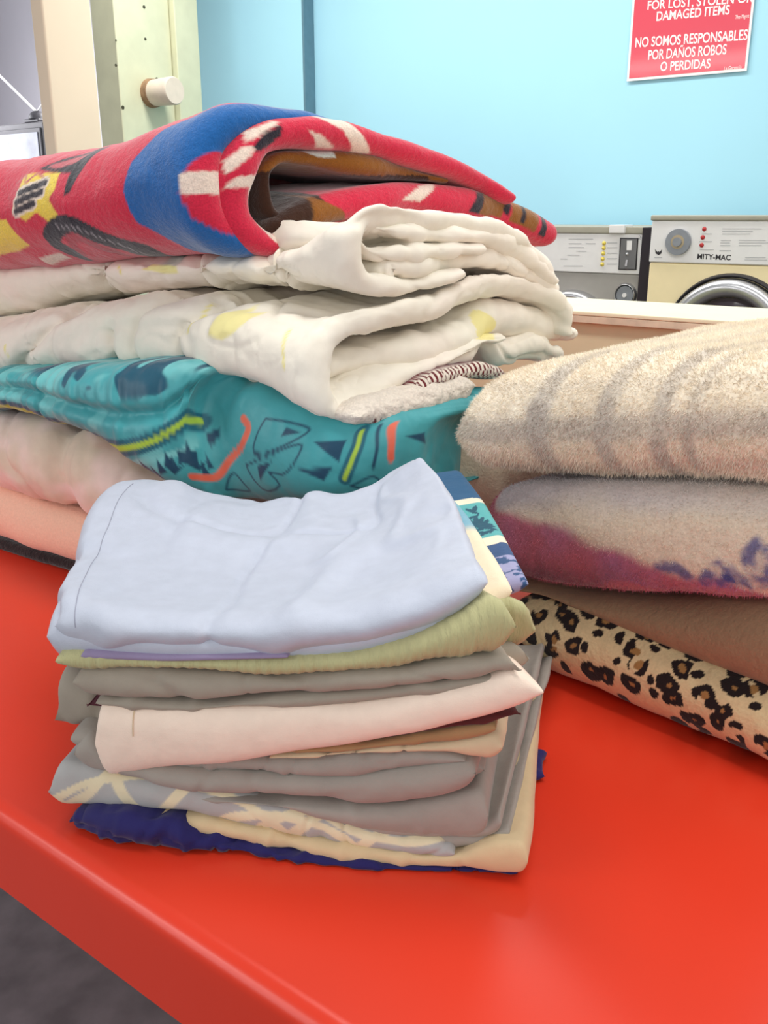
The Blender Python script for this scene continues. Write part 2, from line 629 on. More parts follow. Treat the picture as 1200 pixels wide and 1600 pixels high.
# cream pillar
PIL_N = 1.95
tA, _ = plane_pt(47, 20, PIL_N)
tB, _ = plane_pt(66, 20, PIL_N)
pil = empty('pillar', room_pt(PIL_N, tB, 0))
pa = at_y(143, 20, 1.0)
# right face runs into the room's depth until its far edge lines up with the measured width
dd = pa[:2] / np.linalg.norm(pa[:2])
# solve  DN*n + DL*tB parallel to dd
nfar = tB * (DL[0] * dd[1] - DL[1] * dd[0]) / (DN[1] * dd[0] - DN[0] * dd[1])
room_box('shaft', PIL_N, nfar, tB, tA, 0, 3.0, M_pillar, pil, bevel=0.008)
room_box('base', PIL_N - 0.012, nfar + 0.012, tB - 0.012, tA + 0.012, 0, 0.12, M_pillar, pil, bevel=0.006)
tag(pil, 'plain cream square pillar left of the green post', 'pillar')

# green post with a board on its right and a capped pipe stub
GN = 2.75
g0, _ = plane_pt(182, 80, GN)
g1, _ = plane_pt(146, 80, GN)
gp = empty('door_post', room_pt(GN, g0, 0))
da = at_y(268, 80, 1.0)[:2]
gn2 = g0 * (DL[0] * da[1] - DL[1] * da[0]) / (DN[1] * da[0] - DN[0] * da[1])
room_box('post', GN, gn2, g0, g1, 0, 3.0, M_green, gp, bevel=0.006)
gb = at_y(312, 80, 1.0)[:2]
gn3 = (g0 - 0.03) * (DL[0] * gb[1] - DL[1] * gb[0]) / (DN[1] * gb[0] - DN[0] * gb[1])
room_box('board', gn2 + 0.004, gn3, g0 - 0.03, g0 + 0.10, 0, 3.0, M_green, gp, bevel=0.005)


def on_post(px, py):
    """point of a sight line on the post's right face (plane t = g0)"""
    return at_plane(px, py, DL * g0, DL)


def disc(name, c, nrm, rad, mat, parent, thick=0.001, n=16, ry=None):
    nrm = np.asarray(nrm, float); nrm = nrm / np.linalg.norm(nrm)
    a = np.cross(nrm, (0, 0, 1.0)); a /= np.linalg.norm(a); b = np.cross(a, nrm)
    ry = rad if ry is None else ry
    V = []
    for zz in (0, thick):
        for k in range(n):
            th = 2 * math.pi * k / n
            V.append(c + a * rad * math.cos(th) + b * ry * math.sin(th) + nrm * zz)
    Fc = [tuple(range(n)), tuple(range(n, 2 * n))[::-1]] + [(k, n + k, n + (k + 1) % n, (k + 1) % n) for k in range(n)]
    return link(name, np.array(V), Fc, mat, parent, smooth=False, loc=c)


NEG_DL = np.array((-DL[0], -DL[1], 0))
NEG_DN = np.array((-DN[0], -DN[1], 0))
for (x, y, r) in ((225, 11, .007), (227, 61, .006), (181, 102, .006), (192, 168, .008), (245, 124, .008), (230, 127, .006), (181, 63, .004)):
    disc('screw_hole', on_post(x, y), NEG_DL, r, M_green_dk, gp)
M_stub = material('pipe_cap_paint', (222, 208, 190), rough=0.5, var=0.05)
M_rust = material('rusty_collar', (150, 120, 92), rough=0.8, var=0.3, vscale=40)
c0 = on_post(236, 146)
room_tube('pipe_collar', [c0, c0 + NEG_DL * 0.03], [0.060, 0.057], M_rust, gp, 24)
room_tube('pipe_cap', [c0 + NEG_DL * 0.03, c0 + NEG_DL * 0.15, c0 + NEG_DL * 0.158], [0.054, 0.057, 0.052], M_stub, gp, 28)
dn = c0 + NEG_DL * 0.158
disc('cap_screw', dn + np.array((-0.004, 0, 0.018)), NEG_DL, 0.006, M_green_dk, gp, 0.003)
tag(gp, 'pale green painted door post with capped pipe stub', 'door post')

# red folding table
TN0, TN1, TT0, TT1 = 0.349, 1.50, -1.35, 2.3
tab = empty('folding_table', room_pt((TN0 + TN1) / 2, 0.3, 0))
rr = 0.016
prof = []
for k in range(9):
    th = math.pi / 2 * k / 8
    prof.append((TN0 + rr - rr * math.sin(th), TABLE_Z - rr + rr * math.cos(th)))
drop = 0.088
prof += [(TN0, TABLE_Z - 0.03), (TN0, TABLE_Z - drop), (TN0 + 0.02, TABLE_Z - drop), (TN0 + 0.02, TABLE_Z - 0.03)]
back = [(TN1 - 0.02, TABLE_Z - 0.03), (TN1 - 0.02, TABLE_Z - drop), (TN1, TABLE_Z - drop), (TN1, TABLE_Z - rr)]
prof += back + [(TN1 - rr + rr * math.cos(th), TABLE_Z - rr + rr * math.sin(th)) for th in np.linspace(0.2, math.pi / 2, 6)]
V = []
for t in (TT0, TT1):
    V += [room_pt(n, t, z) for n, z in prof]
npf = len(prof)
Fc = [(k, (k + 1) % npf, npf + (k + 1) % npf, npf + k) for k in range(npf)] + [tuple(range(npf))[::-1], tuple(range(npf, 2 * npf))]
tt = link('table_top', np.array(V), Fc, M_red, tab, smooth=True)
tt.modifiers.new('es', 'EDGE_SPLIT').split_angle = R(40)
for n in (TN0 + 0.3, TN1 - 0.08):
    for t in (TT0 + 0.1, TT1 - 0.1):
        room_box('leg', n - 0.02, n + 0.02, t - 0.02, t + 0.02, 0, TABLE_Z - 0.03, M_leg, tab, bevel=0.003)
tag(tab, 'glossy red folding table under all the laundry', 'table')

# low painted partition behind the table
PN = 1.62
part = empty('low_partition', room_pt(PN + 0.13, 0, 0))
zt = 1.131
room_box('front_panel', PN + 0.015, PN + 0.25, -2.2, 1.6, 0, zt - 0.02, M_cream_panel, part)
room_box('ledge_board', PN, PN + 0.27, -2.25, 1.65, zt - 0.008, zt, M_cream_wood, part, bevel=0.002)
room_box('worn_edge_strip', PN + 0.001, PN + 0.05, -2.25, 1.65, zt - 0.021, zt - 0.0082, M_cream_edge, part, bevel=0.001)
tS, zS = plane_pt(997, 545, PN + 0.015)
disc('screw', room_pt(PN + 0.0149, tS, zS), NEG_DN, 0.006, M_green_dk, part, 0.003)
tag(part, 'low cream painted partition with a worn ledge behind the blankets', 'partition')


# ---- lettering
def text_mesh(s, name, mat, parent, n, p_left, p_right, cap_px, slant=0.0, depth=0.0006, bold=0.0):
    """text fitted on the room plane at depth n between two baseline pixels"""
    cu = bpy.data.curves.new(name, 'FONT'); cu.body = s; cu.extrude = 0.0; cu.offset = bold
    ob = bpy.data.objects.new('tmp', cu); COL.objects.link(ob)
    dg = bpy.context.evaluated_depsgraph_get(); dg.update()
    me = bpy.data.meshes.new_from_object(ob.evaluated_get(dg))
    bpy.data.objects.remove(ob); bpy.data.curves.remove(cu)
    co = np.zeros(len(me.vertices) * 3); me.vertices.foreach_get('co', co); co = co.reshape(-1, 3)
    faces = [tuple(p.vertices) for p in me.polygons]
    bpy.data.meshes.remove(me)
    x0, x1 = co[:, 0].min(), co[:, 0].max()
    cap = 0.70
    t0, z0 = plane_pt(*p_left, n); t1, z1 = plane_pt(*p_right, n)
    _, zc = plane_pt(p_left[0], p_left[1] - cap_px, n)
    H = zc - z0
    fx = (co[:, 0] - x0) / (x1 - x0)
    zz = co[:, 1] / cap * H
    tt_ = t0 + (t1 - t0) * fx - slant * zz
    base = z0 + (z1 - z0) * fx
    P = np.stack([room_pt(n, a, b) for a, b in zip(tt_, base + zz)])
    loc = room_pt(n, t0, z0)
    return link(name, P, faces, mat, parent, smooth=False, loc=loc)


def quad_on(name, n, corners_px, mat, parent, thick=0.0015):
    """thin plate on the room plane n from pixel corners (tl, tr, br, bl)"""
    pts = [plane_pt(x, y, n) for x, y in corners_px]
    f = [room_pt(n, t, z) for t, z in pts]; b = [room_pt(n + thick, t, z) for t, z in pts]
    V = f + b
    Fc = [(3, 2, 1, 0), (4, 5, 6, 7), (0, 1, 5, 4), (1, 2, 6, 5), (2, 3, 7, 6), (3, 0, 4, 7)]
    return link(name, np.array(V), Fc, mat, parent, smooth=False, loc=sum(f) / 4)


# ---- wall sign
M_sign = material('sign_red_plastic', (216, 78, 94), rough=0.22, var=0.02, vscale=4, coat=0.6)
M_sign_w = material('sign_white_print', (250, 240, 236), rough=0.4, var=0.0)
SN = WALL_N - 0.012
tl, zb0 = plane_pt(979, 126, SN); tr, zb1 = plane_pt(1166, 112, SN)
zb = (zb0 + zb1) / 2
ztop = zb + 0.56
sg = empty('wall_sign', room_pt(SN, (tl + tr) / 2, zb))
room_box('sign_board', SN, SN + 0.004, tr, tl, zb, ztop, M_sign_w, sg)
room_box('red_field', SN - 0.001, SN - 0.0001, tr + 0.008, tl - 0.008, zb + 0.009, ztop - 0.008, M_sign, sg)
n = SN - 0.0014
lines = [('NOT RESPONSIBLE', (1001, -11), (1172, -24), 14), ('FOR LOST, STOLEN OR', (1011, 15), (1176, 3), 13.5),
         ('DAMAGED ITEMS', (1025, 32.5), (1139, 22), 14), ('NO SOMOS RESPONSABLES', (992, 74), (1167, 62), 15),
         ('POR DAÑOS ROBOS', (1012, 93.5), (1134, 84.5), 15), ('O PERDIDAS', (1031, 111), (1109, 106), 14)]
for s, a, b, c in lines:
    text_mesh(s, 'lettering', M_sign_w, sg, n, a, b, c, bold=0.015)
text_mesh('The Mgmt', 'lettering', M_sign_w, sg, n, (1148, 30), (1170, 27.5), 6)
text_mesh('La Gerencia', 'lettering', M_sign_w, sg, n, (1131, 110), (1158, 107.5), 6)
tag(sg, 'red and white liability notice on the blue wall', 'sign')

# ---- washing machines
M_steel = material('brushed_steel', (190, 190, 192), rough=0.3, metallic=0.9, var=0.04, vscale=20)
M_lid = material('grey_beige_lid', (168, 164, 148), rough=0.5, var=0.04)
M_panel = material('control_panel_white', (232, 230, 228), rough=0.45, var=0.02)
M_print = material('panel_print_grey', (176, 176, 178), rough=0.6)
M_dark = material('dark_print', (48, 46, 50), rough=0.5)
M_cream_body = material('cream_enamel', (250, 232, 186), rough=0.35, var=0.015)
M_grey_body = material('grey_enamel', (164, 160, 154), rough=0.4, var=0.03)
M_black = material('gap_black', (44, 38, 44), rough=0.6)
M_ind = material('red_indicator', (178, 50, 52), rough=0.4)
M_yel = material('yellow_button', (226, 204, 96), rough=0.5)
M_dial = material('dial_grey', (140, 144, 150), rough=0.45, var=0.06, vscale=60)
M_dial2 = material('dial_beige', (176, 160, 132), rough=0.5)
M_glass = material('door_glass_dark', (70, 58, 66), rough=0.12, spec=0.5)
M_coin = material('coin_plate_grey', (112, 112, 112), rough=0.4, metallic=0.4)


def ring(name, n, tc, zc, r0, r1, depth, mat, parent, nseg=56):
    """torus-like door ring standing proud of the plane n"""
    prof = [(r0, 0), (r0 + 0.004, -depth * 0.7), ((r0 + r1) / 2, -depth), (r1 - 0.004, -depth * 0.75), (r1, 0)]
    V = []; Fc = []
    for k in range(nseg):
        th = 2 * math.pi * k / nseg
        for r, dz in prof:
            V.append(room_pt(n + dz, tc + r * math.cos(th), zc + r * math.sin(th)))
    m = len(prof)
    for k in range(nseg):
        for j in range(m - 1):
            a = k * m + j; b = ((k + 1) % nseg) * m + j
            Fc.append((a, b, b + 1, a + 1))
    return link(name, np.array(V), Fc, mat, parent, smooth=True, loc=room_pt(n, tc, zc))


def dome(name, n, tc, zc, r, depth, mat, parent):
    V = [room_pt(n - depth, tc, zc)]; Fc = []
    for i in range(1, 5):
        for k in range(32):
            th = 2 * math.pi * k / 32
            rr_ = r * i / 4
            V.append(room_pt(n - depth * (1 - (i / 4) ** 2), tc + rr_ * math.cos(th), zc + rr_ * math.sin(th)))
    for k in range(32):
        Fc.append((0, 1 + k, 1 + (k + 1) % 32))
        for i in range(3):
            a = 1 + i * 32 + k; b = 1 + i * 32 + (k + 1) % 32
            Fc.append((a, a + 32, b + 32, b))
    return link(name, np.array(V), Fc, mat, parent, smooth=True, loc=room_pt(n, tc, zc))


# right machine, cream
WN = 2.80
wl, _ = plane_pt(1019, 345, WN)
_, zl1 = plane_pt(1100, 336, WN); _, zl0 = plane_pt(1100, 345, WN); _, zp0 = plane_pt(1100, 412, WN)
wm = empty('washing_machine', room_pt(WN + 0.3, wl - 0.32, 0))
room_box('body', WN, WN + 0.66, wl - 0.66, wl, 0, zp0, M_cream_body, wm, bevel=0.008)
cp = room_box('control_panel', WN - 0.004, WN + 0.62, wl - 0.66, wl, zp0, zl0, M_panel, wm, bevel=0.004)
room_box('lid', WN - 0.008, WN + 0.66, wl - 0.665, wl + 0.004, zl0, zl1, M_lid, wm, bevel=0.004)
nP = WN - 0.0046
td, zd = plane_pt(1060.5, 378, nP)
dl_ = disc('dial', room_pt(nP, td, zd), NEG_DN, 0.037, M_dial, wm, 0.012, 32)
disc('dial_marking', room_pt(nP - 0.0122, td, zd), NEG_DN, 0.02, M_dial2, dl_, 0.0006, 28)
disc('dial_knob', room_pt(nP - 0.0125, td, zd), NEG_DN, 0.013, M_dial, dl_, 0.006, 28)
for x, y in ((1100, 358), (1097.6, 371), (1096, 383)):
    t_, z_ = plane_pt(x, y, nP)
    dome('indicator_light', nP, t_, z_, 0.0065, 0.004, M_ind, wm)
text_mesh('MITY-MAC', 'lettering', M_dark, wm, nP, (1089, 404.5), (1141, 406.5), 8, bold=0.02)
for x0, x1, y in ((1128, 1190, 357), (1128, 1176, 361), (1128, 1172, 365), (1126, 1142, 375), (1154, 1196, 375), (1154, 1200, 379), (1125, 1140, 379),
                  (1154, 1190, 383), (1125, 1141, 383), (1124, 1142, 391), (1093, 1115, 389.5), (1164, 1196, 402), (1163, 1198, 405.5), (1022, 1034, 402), (1092, 1112, 377), (1096, 1112, 365)):
    quad_on('printed_line', nP, [(x0, y), (x1, y + 0.1), (x1, y + 1.0), (x0, y + 0.9)], M_print, wm, 0.0003)
lg = [plane_pt(x, y, nP) for x, y in ((1023, 389), (1027, 394), (1028.5, 392), (1030, 394), (1034, 389.5), (1033, 396), (1028.5, 398.5), (1024, 396))]
link('emblem', np.array([room_pt(nP, a, b) for a, b in lg]), [(0, 1, 7), (1, 2, 6, 7), (2, 3, 5, 6), (3, 4, 5)], M_dark, wm, smooth=False)
tdr, zdr = plane_pt(1135, 532, WN)
dr1 = ring('door', WN - 0.0005, tdr, zdr, 0.125, 0.178, 0.05, M_steel, wm)
ring('door_gasket', WN - 0.0005, tdr, zdr, 0.179, 0.192, 0.018, M_dark, dr1)
dome('door_glass', WN - 0.01, tdr, zdr, 0.125, 0.03, M_glass, dr1)
tag(wm, 'cream front loading washing machine with large round dial', 'washing machine', 'washing machines along the blue wall')

# left machine, grey
VN = 2.86
vl, _ = plane_pt(1003, 390, VN); vR, _ = plane_pt(1009, 390, VN)
_, ul1 = plane_pt(950, 354, VN); _, ul0 = plane_pt(950, 365, VN); _, up0 = plane_pt(950, 427, VN)
vm = empty('washing_machine', room_pt(VN + 0.3, vl + 0.3, 0))
room_box('body', VN, VN + 0.62, vl, vl + 0.62, 0, up0, M_grey_body, vm, bevel=0.006)
room_box('gap_filler', VN - 0.012, VN + 0.62, wl + 0.006, vl - 0.0005, 0, ul1 - 0.002, M_black, vm, bevel=0.002)  # black filler standing in for the dark gap between the two machines
room_box('control_panel', VN - 0.004, VN + 0.6, vl, vl + 0.62, up0, ul0, M_panel, vm, bevel=0.003)
room_box('lid', VN - 0.008, VN + 0.62, vl - 0.002, vl + 0.625, ul0, ul1, M_lid, vm, bevel=0.003)
nV = VN - 0.0046
for x, y in ((943.5, 380), (943, 387.5), (942.2, 396), (941.3, 404.5), (940.6, 413)):
    t_, z_ = plane_pt(x, y, nV)
    dome('button', nV, t_, z_, 0.0068, 0.007, M_yel, vm)
    quad_on('printed_line', nV, [(948, y - 1), (964, y - 1), (964, y + 0.2), (948, y + 0.2)], M_print, vm, 0.0003)
cs = quad_on('coin_slot', nV - 0.006, [(970, 373), (995, 373.5), (992, 420.5), (967, 420)], M_coin, vm, 0.006)
quad_on('coin_frame', nV - 0.003, [(968.6, 371.5), (996.6, 372), (993.6, 422), (965.6, 421.5)], M_dark, cs, 0.003)
quad_on('coin_window', nV - 0.008, [(979, 376), (987, 376), (986, 391), (978.5, 391)], M_panel, cs, 0.0018)
t_, z_ = plane_pt(980.5, 397, nV); dome('coin_knob', nV - 0.006, t_, z_, 0.006, 0.006, M_steel, cs)
quad_on('coin_lever', nV - 0.008, [(977.5, 406), (980.5, 406), (979, 416), (975.5, 416)], M_steel, cs, 0.0018)
text_mesh('24', 'lettering', M_print, vm, nV, (997, 374), (1008 - 2, 374), 6)
for x0, x1, y in ((888, 926, 373), (888, 908, 380), (888, 912, 386), (900, 916, 392), (875, 886, 404), (880, 910, 415), (886, 905, 398), (915, 930, 380)):
    quad_on('printed_line', nV, [(x0, y), (x1, y + 0.1), (x1, y + 1.0), (x0, y + 0.9)], M_print, vm, 0.0003)
td2, zd2 = plane_pt(977, 461, VN)
ring('soap_dial_rim', VN - 0.0005, td2, zd2, 0.028, 0.038, 0.012, M_steel, vm, 32)
sd = disc('soap_dial', room_pt(VN - 0.0005, td2, zd2), NEG_DN, 0.028, M_dial, vm, 0.006, 28)
disc('soap_dial_knob', room_pt(VN - 0.0065, td2, zd2), NEG_DN, 0.007, M_panel, sd, 0.005, 20)
td3, zd3 = plane_pt(893, 520, VN)
dr2 = ring('door', VN - 0.0005, td3, zd3, 0.105, 0.14, 0.045, M_steel, vm)
dome('door_glass', VN - 0.008, td3, zd3, 0.105, 0.025, M_glass, dr2)
room_box('lid_catch', VN - 0.02, VN + 0.05, *sorted((plane_pt(955, 358, VN)[0], plane_pt(979, 358, VN)[0])), ul0 + 0.001, ul1 + 0.006, M_panel, vm, bevel=0.003)
tag(vm, 'grey washing machine with coin slot and yellow buttons', 'washing machine', 'washing machines along the blue wall')

# ---- television with rabbit ears
TVN = 3.6
M_tv = material('tv_grey_plastic', (122, 120, 124), rough=0.6, var=0.04)
M_tvd = material('antenna_base_dark', (84, 82, 88), rough=0.4)
M_screen = material('tv_screen', (150, 152, 166), rough=0.15, var=0.3, vscale=9, emission=((190, 196, 214), 0.2))
M_rod = material('antenna_rod_white', (238, 236, 238), rough=0.3)
tR, zT = plane_pt(66, 189, TVN); tL = tR + 0.62
tv = empty('television', room_pt(TVN + 0.2, (tR + tL) / 2, zT - 0.5))
room_box('cabinet', TVN, TVN + 0.42, tR, tL, zT - 0.5, zT, M_tv, tv, bevel=0.012)
room_box('screen_bezel', TVN - 0.012, TVN - 0.0004, tR + 0.02, tL - 0.02, zT - 0.47, zT - 0.035, M_tvd, tv, bevel=0.006)
room_box('screen', TVN - 0.018, TVN - 0.0125, tR + 0.045, tL - 0.045, zT - 0.44, zT - 0.06, M_screen, tv, bevel=0.01)
tag(tv, 'old grey box television with its screen on at far left', 'television')
ta, za = plane_pt(46, 188, TVN)
an = empty('tv_antenna', room_pt(TVN + 0.06, ta, zT))
room_box('foot', TVN + 0.01, TVN + 0.10, ta - 0.07, ta + 0.085, zT + 0.0005, zT + 0.022, M_tvd, an, bevel=0.008)
b0 = room_pt(TVN + 0.05, ta - 0.01, zT + 0.02)
dmV = []
for i in range(7):
    ph = math.pi / 2 * i / 6
    for k in range(20):
        th = 2 * math.pi * k / 20
        dmV.append(b0 + np.array((0.055 * math.cos(ph) * math.cos(th), 0.055 * math.cos(ph) * math.sin(th), 0.05 * math.sin(ph))))
dmF = [(i * 20 + k, i * 20 + (k + 1) % 20, (i + 1) * 20 + (k + 1) % 20, (i + 1) * 20 + k) for i in range(6) for k in range(20)]
link('dome', np.array(dmV), dmF, M_tvd, an, loc=b0)
for (x, y), s in (((-60, 60), 1), ((95, 118), -1)):
    t_, z_ = plane_pt(x, y, TVN + 0.05)
    room_tube('rod', [b0 + np.array((0, 0, 0.04)), room_pt(TVN + 0.05, t_, z_)], 0.007, M_rod, an, 8)
tag(an, 'rabbit ear antenna with dark base on top of the television', 'antenna')

# ------------------------------------------------------------------ the stack of bed sheets
def yf(px):
    return 0.689 - 0.0000909 * px


def st(px, pt, pb, Y):
    a = at_y(px, (pt + pb) / 2, Y)
    return (a[0], Y, at_y(px, pt, Y)[2], at_y(px, pb, Y)[2])


def kscale(X):
    u = np.clip((X + 0.27) / 0.38, 0, 1)
    return 1.30 - 0.42 * u


def sheet(bag, stations, dY=0.0, depth=0.30, rim=0.012, k=7, nu=110, nv=36, wr=(), seed=0, right_in=0.0, left_in=0.0, grow=1.0,
          expo=2.2, idn=0, table=False, minth=0.003, back_dir=(0.19, 0.98), custom=None, rims=None):
    f = []
    for s in stations:
        Y = yf(s[0]) + dY + (s[3] if len(s) > 3 else 0)
        if table: Y = at_z(s[0], s[2])[1]
        f.append(st(s[0], s[1], s[2], Y))
    f = np.array(f)
    f[:, 2] = np.maximum(f[:, 2], f[:, 3] + minth)
    if table:
        f[:, 3] = TABLE_Z + 0.0005
        f[:, 2] = np.maximum(f[:, 2], TABLE_Z + 0.004)
    bd = np.array(back_dir) * depth
    b = f.copy()
    b[:, :2] += bd
    ks = kscale(f[:, 0]) * grow
    for j in (2, 3):
        b[:, j] = TABLE_Z + (f[:, j] - TABLE_Z) * ks
    uu = (f[:, 0] - f[0, 0]) / (f[-1, 0] - f[0, 0])
    b[:, 0] -= right_in * np.clip(uu, 0, 1) ** 2.0
    r = np.linspace(f[-1], b[-1], 4); l = np.linspace(f[0], b[0], 4)
    slab(bag, f, r, b, l, rim=rim, rims=rims, k=k, nu=nu, nv=nv, expo=expo, wr=wr, seed=seed, yaw=-0.17, idn=idn, custom=custom,
         flat_bottom=TABLE_Z + 0.0005)
    return f, b


def hem(bag, k_slab, i, nv_tot, parent, mat, lift=0.0003, rad=0.0005, rng=None):
    """line of stitching that follows one row of a slab's upper surface"""
    V = bag.V[k_slab]; Q = bag.Q[k_slab] - sum(len(v) for v in bag.V[:k_slab])
    N = vnormals(V, Q)
    idx = np.arange(i * nv_tot, (i + 1) * nv_tot)
    if rng: idx = idx[rng[0]:rng[1]]
    pts = V[idx] + N[idx] * lift
    return room_tube('hem_stitching', list(pts), rad, mat, parent, 6)


def finish(bag, name, mat, label, cat='sheet', group=None, colfn=None):
    V, Q, UV, ids = bag.arr()
    loc = np.array((V[:, 0].mean(), V[:, 1].mean(), V[:, 2].min()))
    col = colfn(np.concatenate(bag.V0), UV, ids) if colfn else None
    o = link(name, V, Q, mat, uv=UV, col=col, loc=loc)
    if label: tag(o, label, cat, group)
    return o


G_SHEETS = 'folded bed sheets in the front stack'
WR = [('n', 0.0026, (13, 9, 16)), ('n', 0.0012, (38, 18, 40)), ('v', 0.0030, (14, 9, 9)), ('r', 0.0020, (18, 10, 14)), ('c', 0.0016, (26, 16, 22))]
WRF = [('n', 0.0016, (10, 8, 20)), ('r', 0.0016, (14, 10, 12)), ('n', 0.0006, (60, 30, 60))]

M_navy = cotton('navy_cotton', (34, 30, 92))
M_tan = cotton('tan_cotton', (214, 190, 150))
M_swirl = cotton('swirl_print_cotton', attr=True, c=(0, 0, 0))
M_grey = cotton('grey_cotton', (160, 152, 143))
M_grey2 = cotton('warm_grey_cotton', (160, 150, 136))
M_brown = cotton('brown_tan_cotton', (168, 132, 92))
M_beige = cotton('beige_cotton', (212, 190, 156))
M_cream = cotton('pinkish_cream_cotton', (244, 222, 204))
M_burg = cotton('burgundy_cotton', (92, 30, 46))
M_maroon = cotton('maroon_cotton', (84, 34, 34))
M_olive = cotton('olive_seersucker', (184, 180, 134), bump=0.6, bscale=260, stretch=(6, 1, 1))
M_violet = cotton('violet_cotton', (150, 136, 168))
M_pale = cotton('pale_blue_cotton', (190, 196, 211), rough=0.55, spec=0.35)
M_border = cotton('border_print_cotton', attr=True, c=(0, 0, 0))
M_ombre = cotton('ombre_print_cotton', attr=True, c=(0, 0, 0))
M_thread = cotton('grey_thread', (150, 152, 168))

# navy, at the very bottom
bg = Bag()
stt = [(108, 1276, 1296), (144, 1272, 1312), (174, 1274, 1322), (219, 1284, 1329), (260, 1294, 1334), (312, 1309, 1337), (376, 1322, 1338), (450, 1337, 1347), (560, 1352, 1358), (700, 1358, 1363), (806, 1362, 1366)]
sheet(bg, stt, table=True, depth=0.30, rim=0.012, wr=[('n', 0.002, (30, 12, 30)), ('r', 0.0035, (50, 32, 36)), ('c', 0.005, (46, 24, 40)), ('v', 0.003, (70, 40, 50))], seed=3)
def wz(px, py, th):
    p_ = at_z(px, py); return (p_[0], p_[1], TABLE_Z + th, TABLE_Z + 0.0006)
f_ = [wz(826, 1226, .012), wz(853, 1222, .010)]; b_ = [wz(826, 1184, .012), wz(852, 1186, .012)]
slab(bg, f_, [f_[1], wz(848, 1204, .012), b_[1]], b_, [f_[0], b_[0]], rim=0.006, nu=24, nv=24, wr=[('n', .002, (60, 60, 60))], seed=9, flat_bottom=TABLE_Z + .0005)
finish(bg, 'folded_sheet', M_navy, 'crumpled navy blue sheet at the very bottom of the sheet stack', group=G_SHEETS)

# tan
bg = Bag()
stt = [(209, 1271, 1284), (249, 1276, 1290), (312, 1284, 1308), (376, 1297, 1321), (425, 1306, 1330), (500, 1322, 1342), (560, 1330, 1353), (619, 1336, 1361), (712, 1338, 1367), (770, 1322, 1370), (825, 1322, 1372)]
sheet(bg, stt, dY=-0.011, depth=0.325, rim=0.008, wr=WR, seed=11, back_dir=(0.2, 0.98))
finish(bg, 'folded_sheet', M_tan, 'plain tan sheet second from the bottom of the stack', group=G_SHEETS)


# grey with cream swirls
def swirl(V, UV, ids):
    x = V[:, 0] * 0.985 - V[:, 1] * 0.17; z = V[:, 2] + 0.55 * (V[:, 1] - 0.65)
    base = np.repeat(linA((176, 174, 172))[None], len(V), 0)
    cr = linA((228, 214, 180))
    m = np.zeros(len(V))
    for cx, cz, rad, w in ((-.36, .72, .145, .005), (-.20, .70, .165, .0045), (-.25, .93, .115, .006), (-.13, .90, .10, .006), (-.02, .68, .16, .005), (.02, .90, .09, .005), (-.10, .70, .13, .0045), (.10, .68, .17, .005), (-.32, .92, .10, .005)):
        d = np.abs(np.hypot(x + 0.11 - cx, z - cz) - rad + .003 * noise(V * 25, 3))
        m = np.maximum(m, 1 - sstep(w * 0.75, w, d))
    return base * (1 - m[:, None]) + cr * m[:, None]


bg = Bag()
stt = [(73, 1215, 1262), (90, 1200, 1268), (125, 1203, 1269), (189, 1218, 1269), (237, 1226, 1271), (312, 1241, 1280), (369, 1248, 1295), (425, 1259, 1306), (500, 1280, 1322), (560, 1296, 1332), (619, 1309, 1340), (710, 1321, 1349)]
sheet(bg, stt, dY=-0.006, depth=0.28, rim=0.014, wr=WR, seed=21, right_in=0.0, nu=220, nv=30, k=14)
finish(bg, 'folded_sheet', M_swirl, 'grey sheet with cream swirl print, third from the bottom', group=G_SHEETS, colfn=swirl)

# big grey sheet with fanned layers on the right
bg = Bag()
lay = [(300, 1285, 1308), (500, 1300, 1322), (700, 1305, 1328), (770, 1300, 1320), (798, 1288, 1316)]
sheet(bg, lay, dY=0.002, depth=0.345, rim=0.010, wr=WR, seed=31, back_dir=(0.275, 0.96))
lay = [(300, 1268, 1290), (500, 1282, 1306), (700, 1288, 1312), (760, 1285, 1310), (783, 1268, 1304)]
sheet(bg, lay, dY=0.0, depth=0.345, rim=0.010, wr=WR, seed=32, back_dir=(0.262, 0.965))
lay = [(300, 1240, 1262), (425, 1257, 1262), (450, 1256, 1272), (514, 1262, 1290), (574, 1266, 1303), (619, 1264, 1313), (675, 1254, 1319), (731, 1242, 1322), (764, 1236, 1322)]
sheet(bg, lay, dY=-0.005, depth=0.33, rim=0.014, wr=WR, seed=33, back_dir=(0.2, 0.98))
finish(bg, 'folded_sheet', M_grey, 'thick grey sheet with layers fanned out on its right side', group=G_SHEETS)

# grey rolled sheet
bg = Bag()
lay = [(112, 1150, 1208), (135, 1152, 1214), (170, 1180, 1220), (211, 1196, 1224), (275, 1208, 1238), (369, 1213, 1249), (450, 1217, 1256), (525, 1219, 1264), (574, 1216, 1268), (619, 1209, 1266), (675, 1202, 1256), (722, 1193, 1243), (748, 1190, 1232)]
sheet(bg, lay, dY=-0.008, depth=0.29, rim=0.016, wr=WR + [('v', 0.004, (13, 9, 10))], seed=41)
lay = [(112, 1140, 1170), (211, 1165, 1198), (301, 1176, 1209), (387, 1184, 1213), (450, 1189, 1217), (544, 1185, 1219), (619, 1177, 1209), (675, 1175, 1203), (727, 1183, 1195)]
sheet(bg, lay, dY=-0.002, depth=0.28, rim=0.014, wr=WR, seed=42)
lay = [(690, 1196, 1226), (735, 1190, 1224), (760, 1196, 1216)]
sheet(bg, lay, dY=0.012, depth=0.25, rim=0.010, nu=30, wr=WR, seed=43)
finish(bg, 'folded_sheet', M_grey, 'grey sheet with a loosely rolled right end, below the beige layers', group=G_SHEETS)

